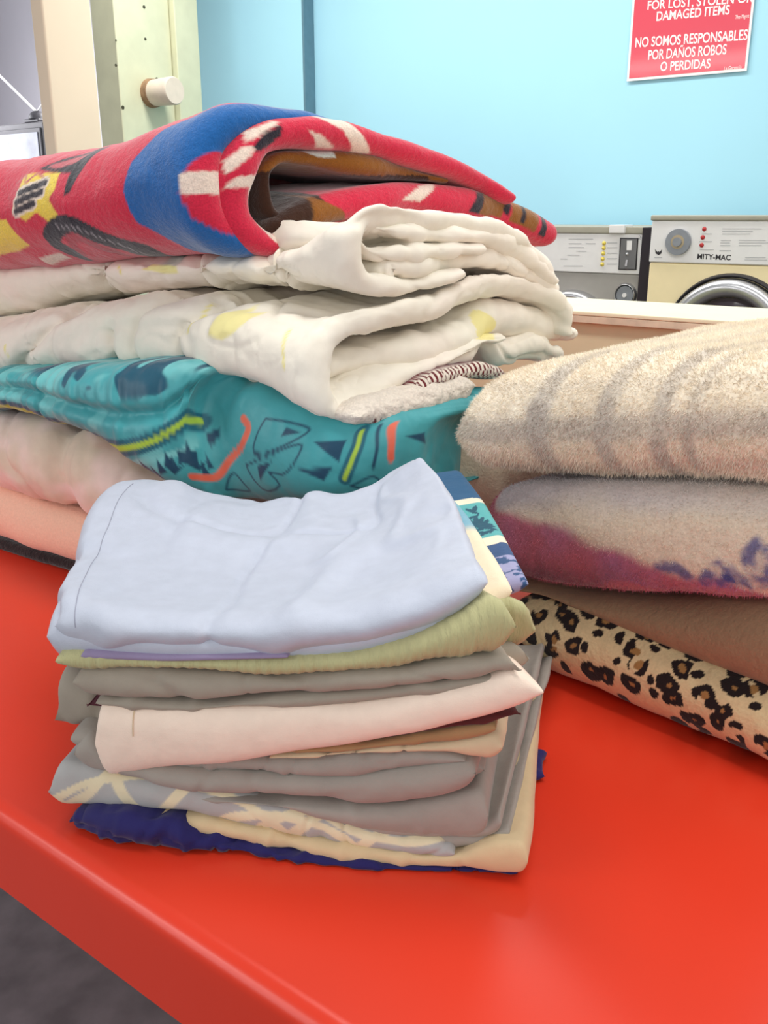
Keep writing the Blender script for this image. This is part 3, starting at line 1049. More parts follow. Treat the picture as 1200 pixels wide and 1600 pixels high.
# beige, brown and maroon edges under the cream sheet
bg = Bag()
sheet(bg, [(420, 1180, 1190), (487, 1178, 1187), (581, 1170, 1180), (650, 1166, 1177), (705, 1162, 1178), (735, 1156, 1186), (765, 1150, 1190), (786, 1153, 1184)], dY=-0.003, depth=0.27, rim=0.010, wr=WR, seed=51)
finish(bg, 'folded_sheet', M_beige, 'narrow beige sheet tucked under the brown one', group=G_SHEETS)
bg = Bag()
sheet(bg, [(420, 1172, 1183), (577, 1162, 1174), (640, 1150, 1169), (712, 1138, 1164), (776, 1128, 1151)], dY=-0.004, depth=0.27, rim=0.009, wr=WR, seed=52)
finish(bg, 'folded_sheet', M_brown, 'brown tan sheet under the pinkish cream one, right half', group=G_SHEETS)
bg = Bag()
sheet(bg, [(420, 1150, 1162), (600, 1140, 1154), (720, 1124, 1137), (815, 1111, 1121)], dY=-0.002, depth=0.27, rim=0.008, wr=WR, seed=53, right_in=0.12)
finish(bg, 'folded_sheet', M_maroon, 'thin dark maroon sheet whose tip shows below the cream corner', group=G_SHEETS)

# pinkish cream
bg = Bag()
stt = [(148, 1120, 1205), (157, 1108, 1222), (181, 1112, 1219), (211, 1114, 1214), (275, 1115, 1207), (369, 1115, 1199), (450, 1110, 1187), (525, 1106, 1177), (600, 1099, 1163), (637, 1094, 1156), (712, 1079, 1139), (750, 1072, 1130), (817, 1056, 1109), (849, 1070, 1094)]
sheet(bg, stt, dY=-0.014, depth=0.30, rim=0.016, expo=2.4, wr=[('n', 0.0018, (9, 6, 12)), ('r', 0.0012, (10, 8, 10))], seed=61, right_in=0.13)
o = finish(bg, 'folded_sheet', M_cream, 'pinkish cream sheet with a stitched hem at its left end', group=G_SHEETS)
hem(bg, 0, 14, 36 + 16, o, M_beige, rng=(1, 30))

# burgundy
bg = Bag()
sheet(bg, [(132, 1096, 1110), (180, 1103, 1114), (300, 1106, 1116), (450, 1101, 1111), (600, 1090, 1103), (700, 1081, 1092), (795, 1068, 1080)], dY=-0.004, depth=0.28, rim=0.008, wr=WR, seed=71, right_in=0.12)
finish(bg, 'folded_sheet', M_burg, 'thin burgundy sheet just above the pinkish cream one', group=G_SHEETS)

# upper grey
bg = Bag()
sheet(bg, [(84, 1112, 1140), (104, 1058, 1146), (128, 1062, 1150), (160, 1080, 1156), (250, 1098, 1140)], dY=0.016, depth=0.27, rim=0.014, wr=WR + [('v', 0.005, (30, 10, 14))], seed=81, nu=60)
sheet(bg, [(147, 1094, 1106), (200, 1096, 1111), (294, 1102, 1112), (387, 1096, 1107), (450, 1091, 1107), (562, 1082, 1100), (675, 1070, 1087), (787, 1057, 1072), (820, 1058, 1071)], dY=-0.008, depth=0.30, rim=0.008, wr=WR, seed=82, right_in=0.12)
sheet(bg, [(114, 1056, 1078), (136, 1050, 1092), (160, 1050, 1095), (237, 1053, 1098), (290, 1056, 1103), (387, 1060, 1096), (450, 1060, 1092), (544, 1054, 1084), (637, 1047, 1076), (694, 1037, 1070), (750, 1031, 1065), (800, 1026, 1061), (817, 1030, 1068)], dY=-0.012, depth=0.30, rim=0.012, wr=WR, seed=83, right_in=0.12)
sheet(bg, [(700, 1020, 1060), (780, 1010, 1056), (829, 1006, 1054)], dY=0.02, depth=0.2, rim=0.012, grow=0.9, wr=WR, seed=84, nu=40, right_in=0.13)
finish(bg, 'folded_sheet', M_grey2, 'warm grey sheet directly below the olive green one', group=G_SHEETS)


# olive seersucker
def pleat(x0, w, a):
    def fn(V, N, UV):
        d = np.zeros(len(V))
        for c in x0:
            q = (UV[:, 0] - c) / w
            d += -a * np.exp(-(q * 3) ** 2) * (N[:, 1] < 0.3)
        d += 0.0003 * np.sin(UV[:, 0] * 900)
        return V + N * d[:, None]
    return fn


bg = Bag()
sheet(bg, [(700, 930, 1015), (780, 925, 1010), (822, 935, 1008), (836, 965, 1004)], dY=0.03, depth=0.10, rim=0.02, grow=0.86, back_dir=(-0.4, 0.9), wr=WR, seed=91, nu=60, custom=pleat([], .02, 0))
sheet(bg, [(88, 1018, 1048), (110, 1018, 1052), (180, 1022, 1051), (237, 1026, 1052), (331, 1029, 1055), (436, 1029, 1061), (500, 1026, 1058), (544, 1024, 1054), (630, 1003, 1051), (656, 996, 1043), (694, 980, 1037), (742, 958, 1034), (752, 952, 1029), (795, 935, 1027), (808, 940, 1018)],
      dY=-0.012, depth=0.26, right_in=0.14, rim=0.018, wr=[('n', 0.002, (20, 6, 10)), ('n', 0.0008, (90, 20, 20))], seed=92, nu=220, grow=0.90, custom=pleat([0.300, 0.345], .012, .0055))
finish(bg, 'folded_sheet', M_olive, 'olive green seersucker sheet with pleated right end', group=G_SHEETS)

# violet sliver
bg = Bag()
sheet(bg, [(126, 1018, 1033), (180, 1021, 1034), (260, 1024, 1036), (340, 1024, 1034), (450, 1022, 1031)], dY=-0.012, depth=0.2, rim=0.006, grow=0.9, seed=95)
finish(bg, 'folded_sheet', M_violet, 'violet sheet showing as a sliver under the pale blue one', group=G_SHEETS)


# border print sheet at the back right
def w4(px, pt, Y, th):
    p = at_y(px, pt, Y)
    return (p[0], p[1], p[2], p[2] - th)


def border(V, UV, ids):
    # distance along the right edge, from its far end to its near end
    a = at_y(722, 732, 0.96)[:2]; b = at_y(824, 905, 0.69)[:2]
    L = np.linalg.norm(b - a); dv = (b - a) / L; nv_ = np.array((dv[1], -dv[0]))
    s = ((V[:, :2] - a) @ dv) / L; q = (V[:, :2] - a) @ nv_
    s = s + 0.06 * (V[:, 2] < 0)
    c = np.repeat(linA((40, 92, 132))[None], len(V), 0)
    cream = linA((240, 230, 204)); teal = linA((92, 176, 176)); dk = linA((30, 84, 104)); lav = linA((160, 160, 196)); blu = linA((52, 84, 128))
    def put(mask, colr): c[mask] = colr
    put((s > 0.30) & (s < 0.35), cream); put((s >= 0.35) & (s < 0.66), teal); put((s >= 0.66) & (s < 0.72), cream); put(s >= 0.72, blu)
    nz = fbm(V * 150, 8, 3)
    put((s > 0.82) & (nz > -0.08 + 0.4 * (0.9 - s)), lav)
    # branching leaf motif
    m = np.zeros(len(V), bool)
    for k in range(26):
        rnd = random.Random(k)
        cx = rnd.uniform(0.002, 0.034); cs = rnd.uniform(0.385, 0.63); an = rnd.uniform(0, 3.14)
        dx = (q - cx); dy = (s - cs) * L
        u_ = dx * math.cos(an) + dy * math.sin(an); w_ = -dx * math.sin(an) + dy * math.cos(an)
        m |= ((u_ / 0.010) ** 2 + (w_ / 0.0026) ** 2) < 1
    put(m & (s > 0.36) & (s < 0.65), dk)
    return c


bg = Bag()
fr = [w4(560, 960, 0.70, .02), w4(700, 935, 0.69, .02), w4(826, 900, 0.69, .014)]
rt = [w4(826, 900, 0.69, .014), w4(790, 835, 0.78, .014), w4(755, 775, 0.88, .014), w4(720, 730, 0.97, .016)]
bk = [w4(560, 800, 0.95, .02), w4(650, 742, 0.96, .02), w4(720, 730, 0.97, .016)]
lf = [w4(560, 960, 0.70, .02), w4(560, 800, 0.95, .02)]
slab(bg, fr, rt, bk, lf, rim=0.009, k=10, nu=110, nv=150, wr=[('n', 0.0015, (12, 9, 10))], seed=101, yaw=0.2)
finish(bg, 'folded_sheet', M_border, 'sheet with navy, teal and cream leaf border at the back right', group=G_SHEETS, colfn=border)


def ombre(V, UV, ids):
    a = at_y(690, 752, 0.94)[:2]; b = at_y(800, 920, 0.66)[:2]
    L = np.linalg.norm(b - a); dv = (b - a) / L
    s = ((V[:, :2] - a) @ dv) / L + 0.03 * noise(V * 60, 3)
    c1, c2, c3 = linA((140, 158, 190)), linA((128, 178, 196)), linA((246, 228, 196))
    t1 = sstep(0.05, 0.30, s)[:, None]; t2 = sstep(0.48, 0.56, s)[:, None]
    return (c1 * (1 - t1) + c2 * t1) * (1 - t2) + c3 * t2


bg = Bag()
fr = [w4(560, 985, 0.665, .02), w4(700, 955, 0.655, .024), w4(765, 930, 0.65, .022), w4(801, 905, 0.655, .02)]
rt = [w4(801, 905, 0.655, .02), w4(765, 848, 0.74, .018), w4(725, 790, 0.85, .018), w4(686, 745, 0.945, .018)]
bk = [w4(560, 790, 0.93, .02), w4(686, 745, 0.945, .018)]
lf = [w4(560, 985, 0.665, .02), w4(560, 790, 0.93, .02)]
slab(bg, fr, rt, bk, lf, rim=0.010, k=10, nu=90, nv=110, wr=[('n', 0.0015, (12, 9, 10))], seed=111, yaw=0.2)
finish(bg, 'folded_sheet', M_ombre, 'cream and pale blue sheet edge beside the pale blue top sheet', group=G_SHEETS, colfn=ombre)

# pale blue top sheet
def topsheet(bag, dx=0.0, dz=0.0, inset=0.0, seed=121, wr=()):
    def q(px, py, Y, th):
        p = at_y(px, py, Y); return (p[0] + dx, p[1] + inset, p[2] + dz, p[2] + dz - th)
    def e(px, pt, pb, Y):
        s = st(px, pt, pb, Y); return (s[0] + dx, s[1] + inset, s[2] + dz, s[3] + dz)
    fr = [e(80, 955, 1003, .676), e(100, 950, 1018, .668), e(160, 955, 1022, .660), e(237, 962, 1027, .652), (e(331, 966, 1031, .644)), e(450, 964, 1031, .636), e(544, 956, 1026, .628), e(637, 935, 1006, .622), e(712, 905, 976, .622), e(762, 890, 932, .628)]
    bk = [q(196, 752, .985, .05), q(250, 746, .985, .05), q(330, 754, .98, .05), q(405, 771, .975, .045), q(455, 768, .97, .045), q(560, 750, .955, .05), q(612, 718, .945, .055), q(652, 697, .935, .06)]
    lf = [fr[0], q(97, 905, .76, .05), q(128, 835, .85, .05), q(165, 775, .94, .05), bk[0]]
    rt = [fr[-1], q(742, 850, .70, .03), q(715, 780, .80, .04), q(680, 722, .895, .05), bk[-1]]
    slab(bag, fr, rt, bk, lf, rims=(0.010, 0.030), k=12, nu=125, nv=96, expo=2.0, wr=wr, seed=seed, yaw=-0.2, sag=-0.004)


bg = Bag()
topsheet(bg, -0.007, -0.012, 0.006, 120)
topsheet(bg, 0, 0, 0, 121, wr=[('n', 0.0055, (8, 6, 7)), ('r', 0.007, (7, 6, 5)), ('v', 0.0065, (12, 7, 8)), ('c', 0.0045, (9, 8, 8)), ('r', 0.003, (18, 14, 14)), ('n', 0.0016, (26, 20, 26))])
o = finish(bg, 'folded_sheet', M_pale, 'pale blue sheet on top of the sheet stack', group=G_SHEETS)
hem(bg, 1, 18, 96 + 26, o, M_thread, rad=0.0004, lift=0.0001, rng=(1, 108))

# ------------------------------------------------------------------ the stack of comforters, left and centre
C0 = np.array((-0.076, 1.002))
QL = np.array((-0.819, 0.574))       # along the stack's left face, away from the near corner
QR = np.array((0.766, 0.643))        # along its right face
NOUT = np.array((-0.574, -0.819))    # out of the left face
NR = np.array((0.643, -0.766))       # out of the right face
G_COMF = 'comforters and blankets in the tall stack'


def rp(px, py, off=0.0):
    """(r, z) on the right-face plane moved off metres along the left face"""
    p = at_plane(px, py, C0 + QL * off, NR)
    return (float(np.dot(p[:2] - C0 - QL * off, QR)), float(p[2]))


def lp(px, py, o=0.0, base=None):
    p = at_plane(px, py, (C0 if base is None else base) + NOUT * o, NOUT)
    return p


def px_ribbon(bag, pts, half_px, off, stations, length=0.95, o_left=None, **kw):
    """ribbon from pixel centre points; stations (px, pt, pb) say how high the left face is along the sweep"""
    P = np.array([rp(x, y, off) for x, y in pts])
    hp = []
    for i, (x, y) in enumerate(pts):
        h = half_px if np.isscalar(half_px) else half_px[i]
        hp.append(abs(rp(x, y - h, off)[1] - rp(x, y, off)[1]))
    hp = np.array(hp)
    zmap = None
    if stations is not None:
        rmin = (P[:, 0] - hp).min()
        zT0 = (P[:, 1] + hp).max(); zB0 = (P[:, 1] - hp).min()
        base = C0 + QL * off + QR * rmin
        T = []; ZT = []; ZB = []
        for x, a, b in stations:
            pa_ = at_plane(x, a, base, NOUT); pb_ = at_plane(x, b, base, NOUT)
            T.append(float(np.dot(pa_[:2] - base, QL))); ZT.append(pa_[2]); ZB.append(pb_[2])
        order = np.argsort(T)
        T = np.array(T)[order]; ZT = np.array(ZT)[order]; ZB = np.array(ZB)[order]
        keep = T > 0.03
        T = np.concatenate(([0], T[keep])); ZT = np.concatenate(([zT0], ZT[keep])); ZB = np.concatenate(([zB0], ZB[keep]))
        tg = np.linspace(0, T[-1], 200)
        zt_ = np.interp(tg, T, ZT); zb_ = np.interp(tg, T, ZB)
        kern = np.hanning(23); kern /= kern.sum()
        def smooth(a):
            return np.convolve(np.pad(a, 11, mode='reflect', reflect_type='odd'), kern, 'valid')
        zt_ = smooth(zt_); zb_ = smooth(zb_)
        def zmap(t, z):
            a = np.interp(t, tg, zt_); b = np.interp(t, tg, zb_)
            return b + (z - zB0) / (zT0 - zB0) * (a - b)
    ribbon(bag, P, hp, C0 + QL * off, QR, QL, length, zmap=zmap, yaw=math.atan2(QL[1], QL[0]), **kw)
    return (P[:, 0] - hp).min()


def left_slab(bag, stations, o, corner_right, depth=0.42, rim=0.03, **kw):
    """slab whose front follows the left face; stations (px, pt, pb[, o]) left to right; corner_right: extra (x,y,zt,zb) points going back"""
    f = []
    for s in stations:
        oo = o + (s[3] if len(s) > 3 else 0)
        a = lp(s[0], s[1], oo); b = lp(s[0], s[2], oo)
        f.append(((a[0] + b[0]) / 2, (a[1] + b[1]) / 2, a[2], b[2]))
    f = np.array(f)
    b = f.copy(); b[:, :2] += QR * depth
    if corner_right is None:
        r = np.linspace(f[-1], b[-1], 4)
    else:
        r = np.array([f[-1]] + list(corner_right)); b[-1] = r[-1]
    l = np.linspace(f[0], b[0], 4)
    slab(bag, f, r, b, l, rim=rim, yaw=math.atan2(QL[1], QL[0]), **kw)


def arr4(px, pt, pb, Y):
    return st(px, pt, pb, Y)


# ---- thin black blanket on the table
M_blackfleece = plush('black_fleece', (30, 24, 26))
bg = Bag()
left_slab(bg, [(-160, 800, 830), (0, 845, 866), (70, 866, 886), (140, 884, 906), (300, 930, 952)], 0.0, None, rim=0.012, nu=80, nv=20, wr=[('n', .002, (20, 20, 20))], flat_bottom=TABLE_Z + .0005, seed=5)
finish(bg, 'folded_blanket', M_blackfleece, 'thin black blanket lying on the red table at the left', 'blanket', G_COMF)

# ---- peach blanket
M_peach = plush('peach_fleece', (246, 196, 170), var=0.05, bump=0.3, sheen=0.2)
bg = Bag()
left_slab(bg, [(-160, 725, 805), (0, 776, 850), (70, 800, 872), (140, 822, 892), (300, 870, 940)], 0.012, None, rim=0.03, nu=110, nv=30, k=12, wr=[('n', .004, (10, 10, 12))], seed=6)
finish(bg, 'folded_blanket', M_peach, 'smooth peach blanket near the bottom of the tall stack', 'blanket', G_COMF)


# ---- pink floral comforter
def pinkcol(V, UV, ids):
    base = linA((238, 214, 204)); g = linA((206, 196, 164)); p = linA((222, 170, 160))
    n1 = fbm(V * np.array((9, 9, 14)) + 3, 11, 3); n2 = fbm(V * np.array((16, 16, 22)), 12, 3)
    a = sstep(-0.05, 0.25, n1)[:, None] * 0.55; b = sstep(0.1, 0.35, n2)[:, None] * 0.45
    c = base * (1 - a) + g * a
    return c * (1 - b) + p * b


M_pink = cotton('pink_floral_cotton', attr=True, c=(0, 0, 0), bump=0.15)
bg = Bag()
def crease(V, N, UV):
    s = (V[:, :2] - C0) @ QL
    c = lp(100, 740)[:2] @ QL - C0 @ QL
    q = (s - c - 0.10 * (V[:, 2] - 1.0) ) / 0.02
    return V - N * (0.016 * np.exp(-q * q))[:, None]
left_slab(bg, [(-160, 600, 745), (0, 652, 778), (60, 662, 798), (100, 682, 815), (150, 716, 830), (220, 762, 850), (320, 790, 880)], 0.018, None, rim=0.05, nu=160, nv=40, k=26,
          wr=[('n', .006, (9, 9, 9)), ('v', .006, (16, 8, 8)), ('n', .001, (50, 50, 40))], seed=16, custom=crease)
finish(bg, 'folded_comforter', M_pink, 'faded pink floral comforter under the teal one', 'comforter', G_COMF, colfn=pinkcol)


# ---- teal comforter
def lt(px, py, o=0.0, rmin=0.0):
    """(s, z) coordinates on the left face"""
    p = lp(px, py, o, C0 + QR * rmin); return (float(np.dot(p[:2] - C0, QL)), float(p[2]))


T_Y = {330: 1.095, 430: 1.045, 500: 1.02, 560: 1.015, 640: 1.035, 705: 1.10}


def tealfront():
    f = []
    for px, a, b, o in ((-90, 584, 650, .035), (0, 582, 645, .045), (60, 580, 662, .062), (110, 577, 682, .072), (180, 574, 732, .072), (240, 575, 770, .06), (290, 580, 785, .035)):
        p = lp(px, a, o); q = lp(px, b, o)
        f.append(((p[0] + q[0]) / 2, (p[1] + q[1]) / 2, p[2], q[2]))
    for px, a, b in ((345, 592, 790), (430, 630, 800), (500, 660, 805), (560, 655, 800), (640, 662, 790), (690, 682, 780), (708, 705, 770)):
        Y = np.interp(px, list(T_Y), list(T_Y.values()))
        f.append(st(px, a, b, Y))
    return np.array(f)


TF = resample(tealfront(), 44)
TL = np.concatenate(([0], np.cumsum(np.linalg.norm(np.diff(TF[:, :2], axis=0), axis=1))))


def teal_coords(V):
    """distance along the front outline and depth behind it"""
    d = np.full(len(V), 1e9); s = np.zeros(len(V))
    for i in range(len(TF) - 1):
        a, b = TF[i, :2], TF[i + 1, :2]
        v = b - a; L = np.linalg.norm(v)
        t = np.clip(((V[:, :2] - a) @ v) / L ** 2, 0, 1)
        dd_ = np.linalg.norm(V[:, :2] - a - t[:, None] * v, axis=1)
        m = dd_ < d
        d[m] = dd_[m]; s[m] = (TL[i] + t * L)[m]
    return s, d


T4 = np.concatenate(([0], np.cumsum(np.linalg.norm(np.diff(TF, axis=0), axis=1))))


def teal_s(UV):
    return np.interp(UV[:, 0] / UV[:, 0].max() * T4[-1], T4, TL)


def teal_sz(px, py):
    if px < 300:
        p = lp(px, py, .062)
    else:
        p = at_y(px, py, float(np.interp(px, list(T_Y), list(T_Y.values()))))
    s, _ = teal_coords(p[None])
    return (float(s[0]), float(p[2]))


SEAM = np.array([teal_sz(x, y) for x, y in ((-80, 604), (0, 608), (40, 612), (90, 626), (150, 642), (200, 648), (250, 648), (275, 632), (280, 622))])


def tealbump(V, N, UV):
    s = teal_s(UV)
    zs = np.interp(s, SEAM[:, 0], SEAM[:, 1])
    on = (s < SEAM[-1, 0] + 0.01)
    q = (V[:, 2] - zs)
    D = -0.013 * np.exp(-(q / 0.008) ** 2) * on
    # puckers running across the seam
    puck = noise(np.column_stack([s * 95 + 0.8 * np.sin(V[:, 2] * 40), V[:, 2] * 9, np.zeros(len(V))]), 5)
    D += 0.0042 * puck * np.exp(-(q / 0.05) ** 2) * sstep(SEAM[-1, 0] + 0.03, SEAM[-1, 0] - 0.04, s)
    # pinch at the end of the seam
    pc = teal_sz(322, 640)
    D += -0.028 * np.exp(-(((s - pc[0]) / 0.022) ** 2 + ((V[:, 2] - pc[1] - 0.01) / 0.05) ** 2))
    return V + N * D[:, None]


def tealcol(V, UV, ids):
    s = teal_s(UV); zz = V[:, 2]
    n = fbm(V * np.array((22, 22, 22)), 31, 3)
    c = np.repeat(linA((66, 158, 164))[None], len(V), 0)
    li = linA((120, 196, 196)); dk = linA((26, 98, 116)); nv_ = linA((18, 66, 92)); lime = linA((170, 204, 66)); coral = linA((228, 106, 80))
    a = sstep(0.0, 0.2, n)[:, None] * 0.7
    left = s < teal_sz(335, 640)[0]
    # paler brushed stripes on the puckered part, darker slanted shapes above
    c = c * (1 - a * left[:, None]) + li * a * left[:, None]
    n2 = fbm(np.column_stack([s * 30 + zz * 22, zz * 34 - s * 8, s * 0]), 33, 2)
    tm = (sstep(0.03, 0.13, n2) * left * sstep(0.012, 0.026, zz - np.interp(s, SEAM[:, 0], SEAM[:, 1])))[:, None]
    c = c * (1 - tm) + (nv_ * 0.6 + dk * 0.4) * tm
    def stroke(pts, w, colr):
        P = [teal_sz(x, y) for x, y in pts]
        P = resample(np.array(P), 24)
        paint_line(c, s, zz, P, w, colr, None, .0015)
    def poly(pts, colr):
        P = [teal_sz(x, y) for x, y in pts]
        paint_poly(c, s, zz, P, colr, None, .0015)
    band = [(-80, 640), (0, 640), (60, 656), (90, 668), (130, 684), (170, 696), (215, 696), (255, 684), (290, 668), (316, 660)]
    stroke(band, .0105, dk); stroke(band, .0036, lime)
    stroke([(-100, 655), (60, 690), (120, 706), (180, 722), (240, 718), (300, 690)], .004, li)
    for k in range(14):
        x = 150 + k * 13; y = 735 - (k % 3) * 7 + (4 if k < 6 else 14 - k * 2.2)
        poly([(x, y - 8), (x + 11, y + 14), (x - 3, y + 16)], nv_)
    stroke([(372, 655), (384, 668), (378, 690), (358, 718), (330, 742), (295, 760)], .0045, coral)
    poly([(322, 680), (340, 672), (342, 684), (330, 698)], nv_)
    for pts in ([(276, 712), (300, 700), (300, 722), (322, 716), (300, 730), (280, 728)], [(250, 728), (268, 720), (270, 740), (290, 738), (262, 748)]):
        poly(pts, nv_)
    poly([(485, 690), (535, 688), (530, 722)], nv_); poly([(466, 733), (520, 730), (505, 752)], nv_)
    poly([(400, 728), (424, 722), (402, 752)], nv_); poly([(440, 668), (462, 676), (436, 682)], nv_); poly([(622, 682), (650, 678), (660, 694)], nv_)
    for pts in ([(408, 655), (395, 706), (470, 670), (440, 660)], [(380, 728), (470, 698), (440, 742), (418, 738), (432, 756), (402, 768), (380, 728)],
                [(335, 765), (362, 742), (372, 768)], [(545, 760), (585, 745), (600, 770)]):
        stroke(pts + [pts[0]], .0012, nv_)
    stroke([(552, 676), (556, 694), (550, 718), (538, 748)], .0075, dk)
    stroke([(552, 676), (556, 694), (550, 718), (538, 748)], .0026, lime)
    stroke([(592, 668), (604, 690), (608, 715)], .004, coral)
    stroke([(574, 668), (586, 700), (582, 730)], .002, nv_)
    return c


M_teal = cotton('teal_print_satin', attr=True, c=(0, 0, 0), rough=0.45, spec=0.4, bump=0.1)
bg = Bag()
tr_ = [st(742, 622, 700, 1.20), st(782, 590, 670, 1.31)]
fbk = TF.copy(); fbk[:, :2] += QR * 0.30
fbk[-1] = tr_[-1]
slab(bg, TF, [TF[-1]] + tr_, fbk, np.linspace(TF[0], fbk[0], 4), rim=0.045, k=42, nu=840, nv=16, expo=2.7,
     wr=[('n', .004, (12, 12, 12)), ('n', .0016, (40, 40, 30))], seed=26, yaw=math.atan2(QL[1], QL[0]), custom=tealbump)
finish(bg, 'folded_comforter', M_teal, 'teal comforter with navy triangles and lime and coral stripes', 'comforter', G_COMF, colfn=tealcol)


# ---- sherpa throw with crocheted maroon edge
def sherpacol(V, UV, ids):
    c = np.repeat(linA((226, 214, 200))[None], len(V), 0)
    mar = linA((104, 30, 34)); 
    r = (V[:, :2] - C0) @ QR
    n = noise(V * 200, 9)
    up = ids == 1
    d1 = np.sin(r * 900) > 0.15; d2 = np.sin(r * 900 + 2.6) > 0.15
    row = (np.floor((V[:, 2] + 0.9 * ((V[:, :2] - C0) @ NR)) / 0.006) % 2) > 0
    c[up & np.where(row, d1, d2) & (n > -0.6)] = mar
    c[up & (UV[:, 1] > 0.012)] = mar
    lowl = np.array([rp(x, y - 5) for x, y in ((560, 664), (600, 664), (657, 659), (693, 650), (728, 636), (746, 610), (742, 592))])
    dl_ = seg_dist(r, V[:, 2], lowl)
    c[(ids == 0) & ((dl_ < 0.0016) | ((dl_ < 0.008) & (np.sin(r * 520 + 2 * n) > 0.72)))] = mar
    return c


M_sherpa = plush('sherpa_cream', attr=True, c=(0, 0, 0), bump=1.0, bscale=220, bump2=[(0.9, 90, .006)])
bg = Bag()
def rs(px, a, b, off=0.0):
    p = at_plane(px, a, C0 + NR * off, NR); q = at_plane(px, b, C0 + NR * off, NR)
    return ((p[0] + q[0]) / 2, (p[1] + q[1]) / 2, p[2], q[2])
def right_slab(bag, stations, off, depth=0.25, **kw):
    f = np.array([rs(x, a, b, off) for x, a, b in stations])
    b = f.copy(); b[:, :2] += QL * depth
    slab(bag, f, np.linspace(f[-1], b[-1], 3), b, np.linspace(f[0], b[0], 3), **kw)
right_slab(bg, [(560, 640, 664), (600, 625, 664), (657, 605, 659), (693, 595, 650), (728, 588, 636), (744, 592, 612)], 0.026, rim=0.02, k=10, nu=160, nv=20, idn=0,
           wr=[('n', .003, (30, 30, 30)), ('n', .0025, (90, 90, 90))], seed=36)
right_slab(bg, [(650, 604, 620), (672, 592, 612), (700, 578, 601), (750, 568, 592), (792, 570, 597)], 0.018, rim=0.012, k=10, nu=260, nv=20, idn=1,
           wr=[('n', .003, (40, 40, 40))], seed=37)
finish(bg, 'throw_blanket', M_sherpa, 'cream sherpa throw with crocheted maroon edge, squeezed mid stack', 'blanket', G_COMF, colfn=sherpacol)


# ---- cream quilted comforter (two doubled folds)
def creamcol(V, UV, ids):
    c = np.repeat(linA((240, 232, 216))[None], len(V), 0)
    ye = linA((240, 226, 128)); pk = linA((248, 232, 220))
    n = fbm(V * 8, 41, 2)
    a = sstep(0.05, 0.4, n)[:, None] * 0.5
    c = c * (1 - a) + pk * a
    s = (V[:, :2] - C0) @ QL; z = V[:, 2]
    r = (V[:, :2] - C0) @ QR
    face = r < 0.06
    def P(pts): return [lt(x, y, 0, CRM) for x, y in pts]
    for pts in ([(323, 524), (327, 492), (341, 480), (353, 474), (357, 486), (376, 482), (377, 494), (362, 520), (345, 532)],
                [(172, 424), (180, 408), (225, 414), (230, 432), (205, 436)]):
        paint_poly(c, s, z, P(pts), ye * 0.75 + linA((250, 245, 230)) * 0.25, face, .002)
    for pts in ([(432, 512), (440, 548), (446, 575)], [(292, 470), (296, 492), (288, 520)], [(8, 540), (12, 556)], [(135, 415), (142, 432)]):
        paint_line(c, s, z, P(pts), 0.0014, ye, face, .0014)
    r2, z2 = rp(772, 510)
    m = ((r - r2) / 0.022) ** 2 + ((z - z2) / 0.014) ** 2 < 1 + 0.4 * noise(V * 90, 7)
    c[m & (r > 0.1)] = ye * 0.7 + c[m & (r > 0.1)] * 0.3
    return c


CRM = 0.0


def quilting(lines, amp=0.012, w=0.012):
    """stitched quilting valleys on the left face"""
    LN = [resample(np.array([lt(x, y, 0, CRM) for x, y in ln]), 20) for ln in lines]
    def fn(V, N, UV):
        s = (V[:, :2] - C0) @ QL
        D = np.zeros(len(V))
        for P in LN:
            d = seg_dist(s, V[:, 2], P)
            D -= amp * np.exp(-(d / w) ** 2) * 0.8 + amp * 0.4 * np.exp(-(d / (w * 0.3)) ** 2)
        return V + N * D[:, None]
    return fn


M_creamq = cotton('cream_quilt_cotton', attr=True, c=(0, 0, 0), bump=0.12, var=0.02)
WQ = [('n', .0075, (9, 7, 10)), ('v', .0065, (9, 8, 9)), ('c', .0042, (17, 13, 15)), ('n', .0022, (28, 22, 28)), ('n', .0026, (5, 42, 10)), ('c', .0020, (34, 26, 32)), ('n', .0013, (70, 60, 70))]
WI = [('n', .006, (12, 10, 14)), ('c', .007, (20, 16, 16)), ('n', .0042, (5, 44, 12)), ('c', .003, (10, 60, 20)), ('n', .0022, (34, 28, 34)), ('n', .0008, (80, 60, 80))]
CRM = rp(512, 590)[0] - 0.019
bg = Bag()
# lower fold
stn = [(-170, 500, 600), (0, 468, 584), (49, 457, 576), (124, 444, 570), (199, 439, 580), (262, 438, 578), (296, 440, 586), (349, 450, 594), (400, 455, 612), (440, 462, 640), (475, 470, 660)]
ql = quilting([[(262, 446), (225, 465), (202, 490), (198, 520), (205, 560), (215, 582)], [(350, 448), (310, 475), (280, 505), (272, 530), (278, 560), (290, 590)],
               [(110, 455), (90, 480), (60, 520), (30, 560), (20, 580)], [(160, 520), (166, 560), (165, 578)]])
px_ribbon(bg, [(900, 520), (893, 480), (860, 452), (800, 440), (740, 448), (690, 474), (610, 492), (550, 505), (520, 540), (512, 590), (515, 632), (530, 652), (570, 640), (620, 600), (690, 570), (760, 535), (800, 530)],
          [12, 20, 24, 24, 26, 28, 30, 32, 30, 26, 24, 22, 20, 18, 16, 14, 12], 0.0, stn, length=0.75, lip=0.022, nc=190, ns=210, wr=WQ, seed=46, custom=ql)
px_ribbon(bg, [(908, 522), (865, 512), (820, 500), (780, 496), (730, 520), (680, 540), (620, 556), (570, 566), (530, 572)],
          [14, 22, 24, 24, 25, 26, 26, 26, 20], 0.024, None, length=0.16, lip=0.02, nc=150, ns=40, wr=WI, seed=47, wob=.025)
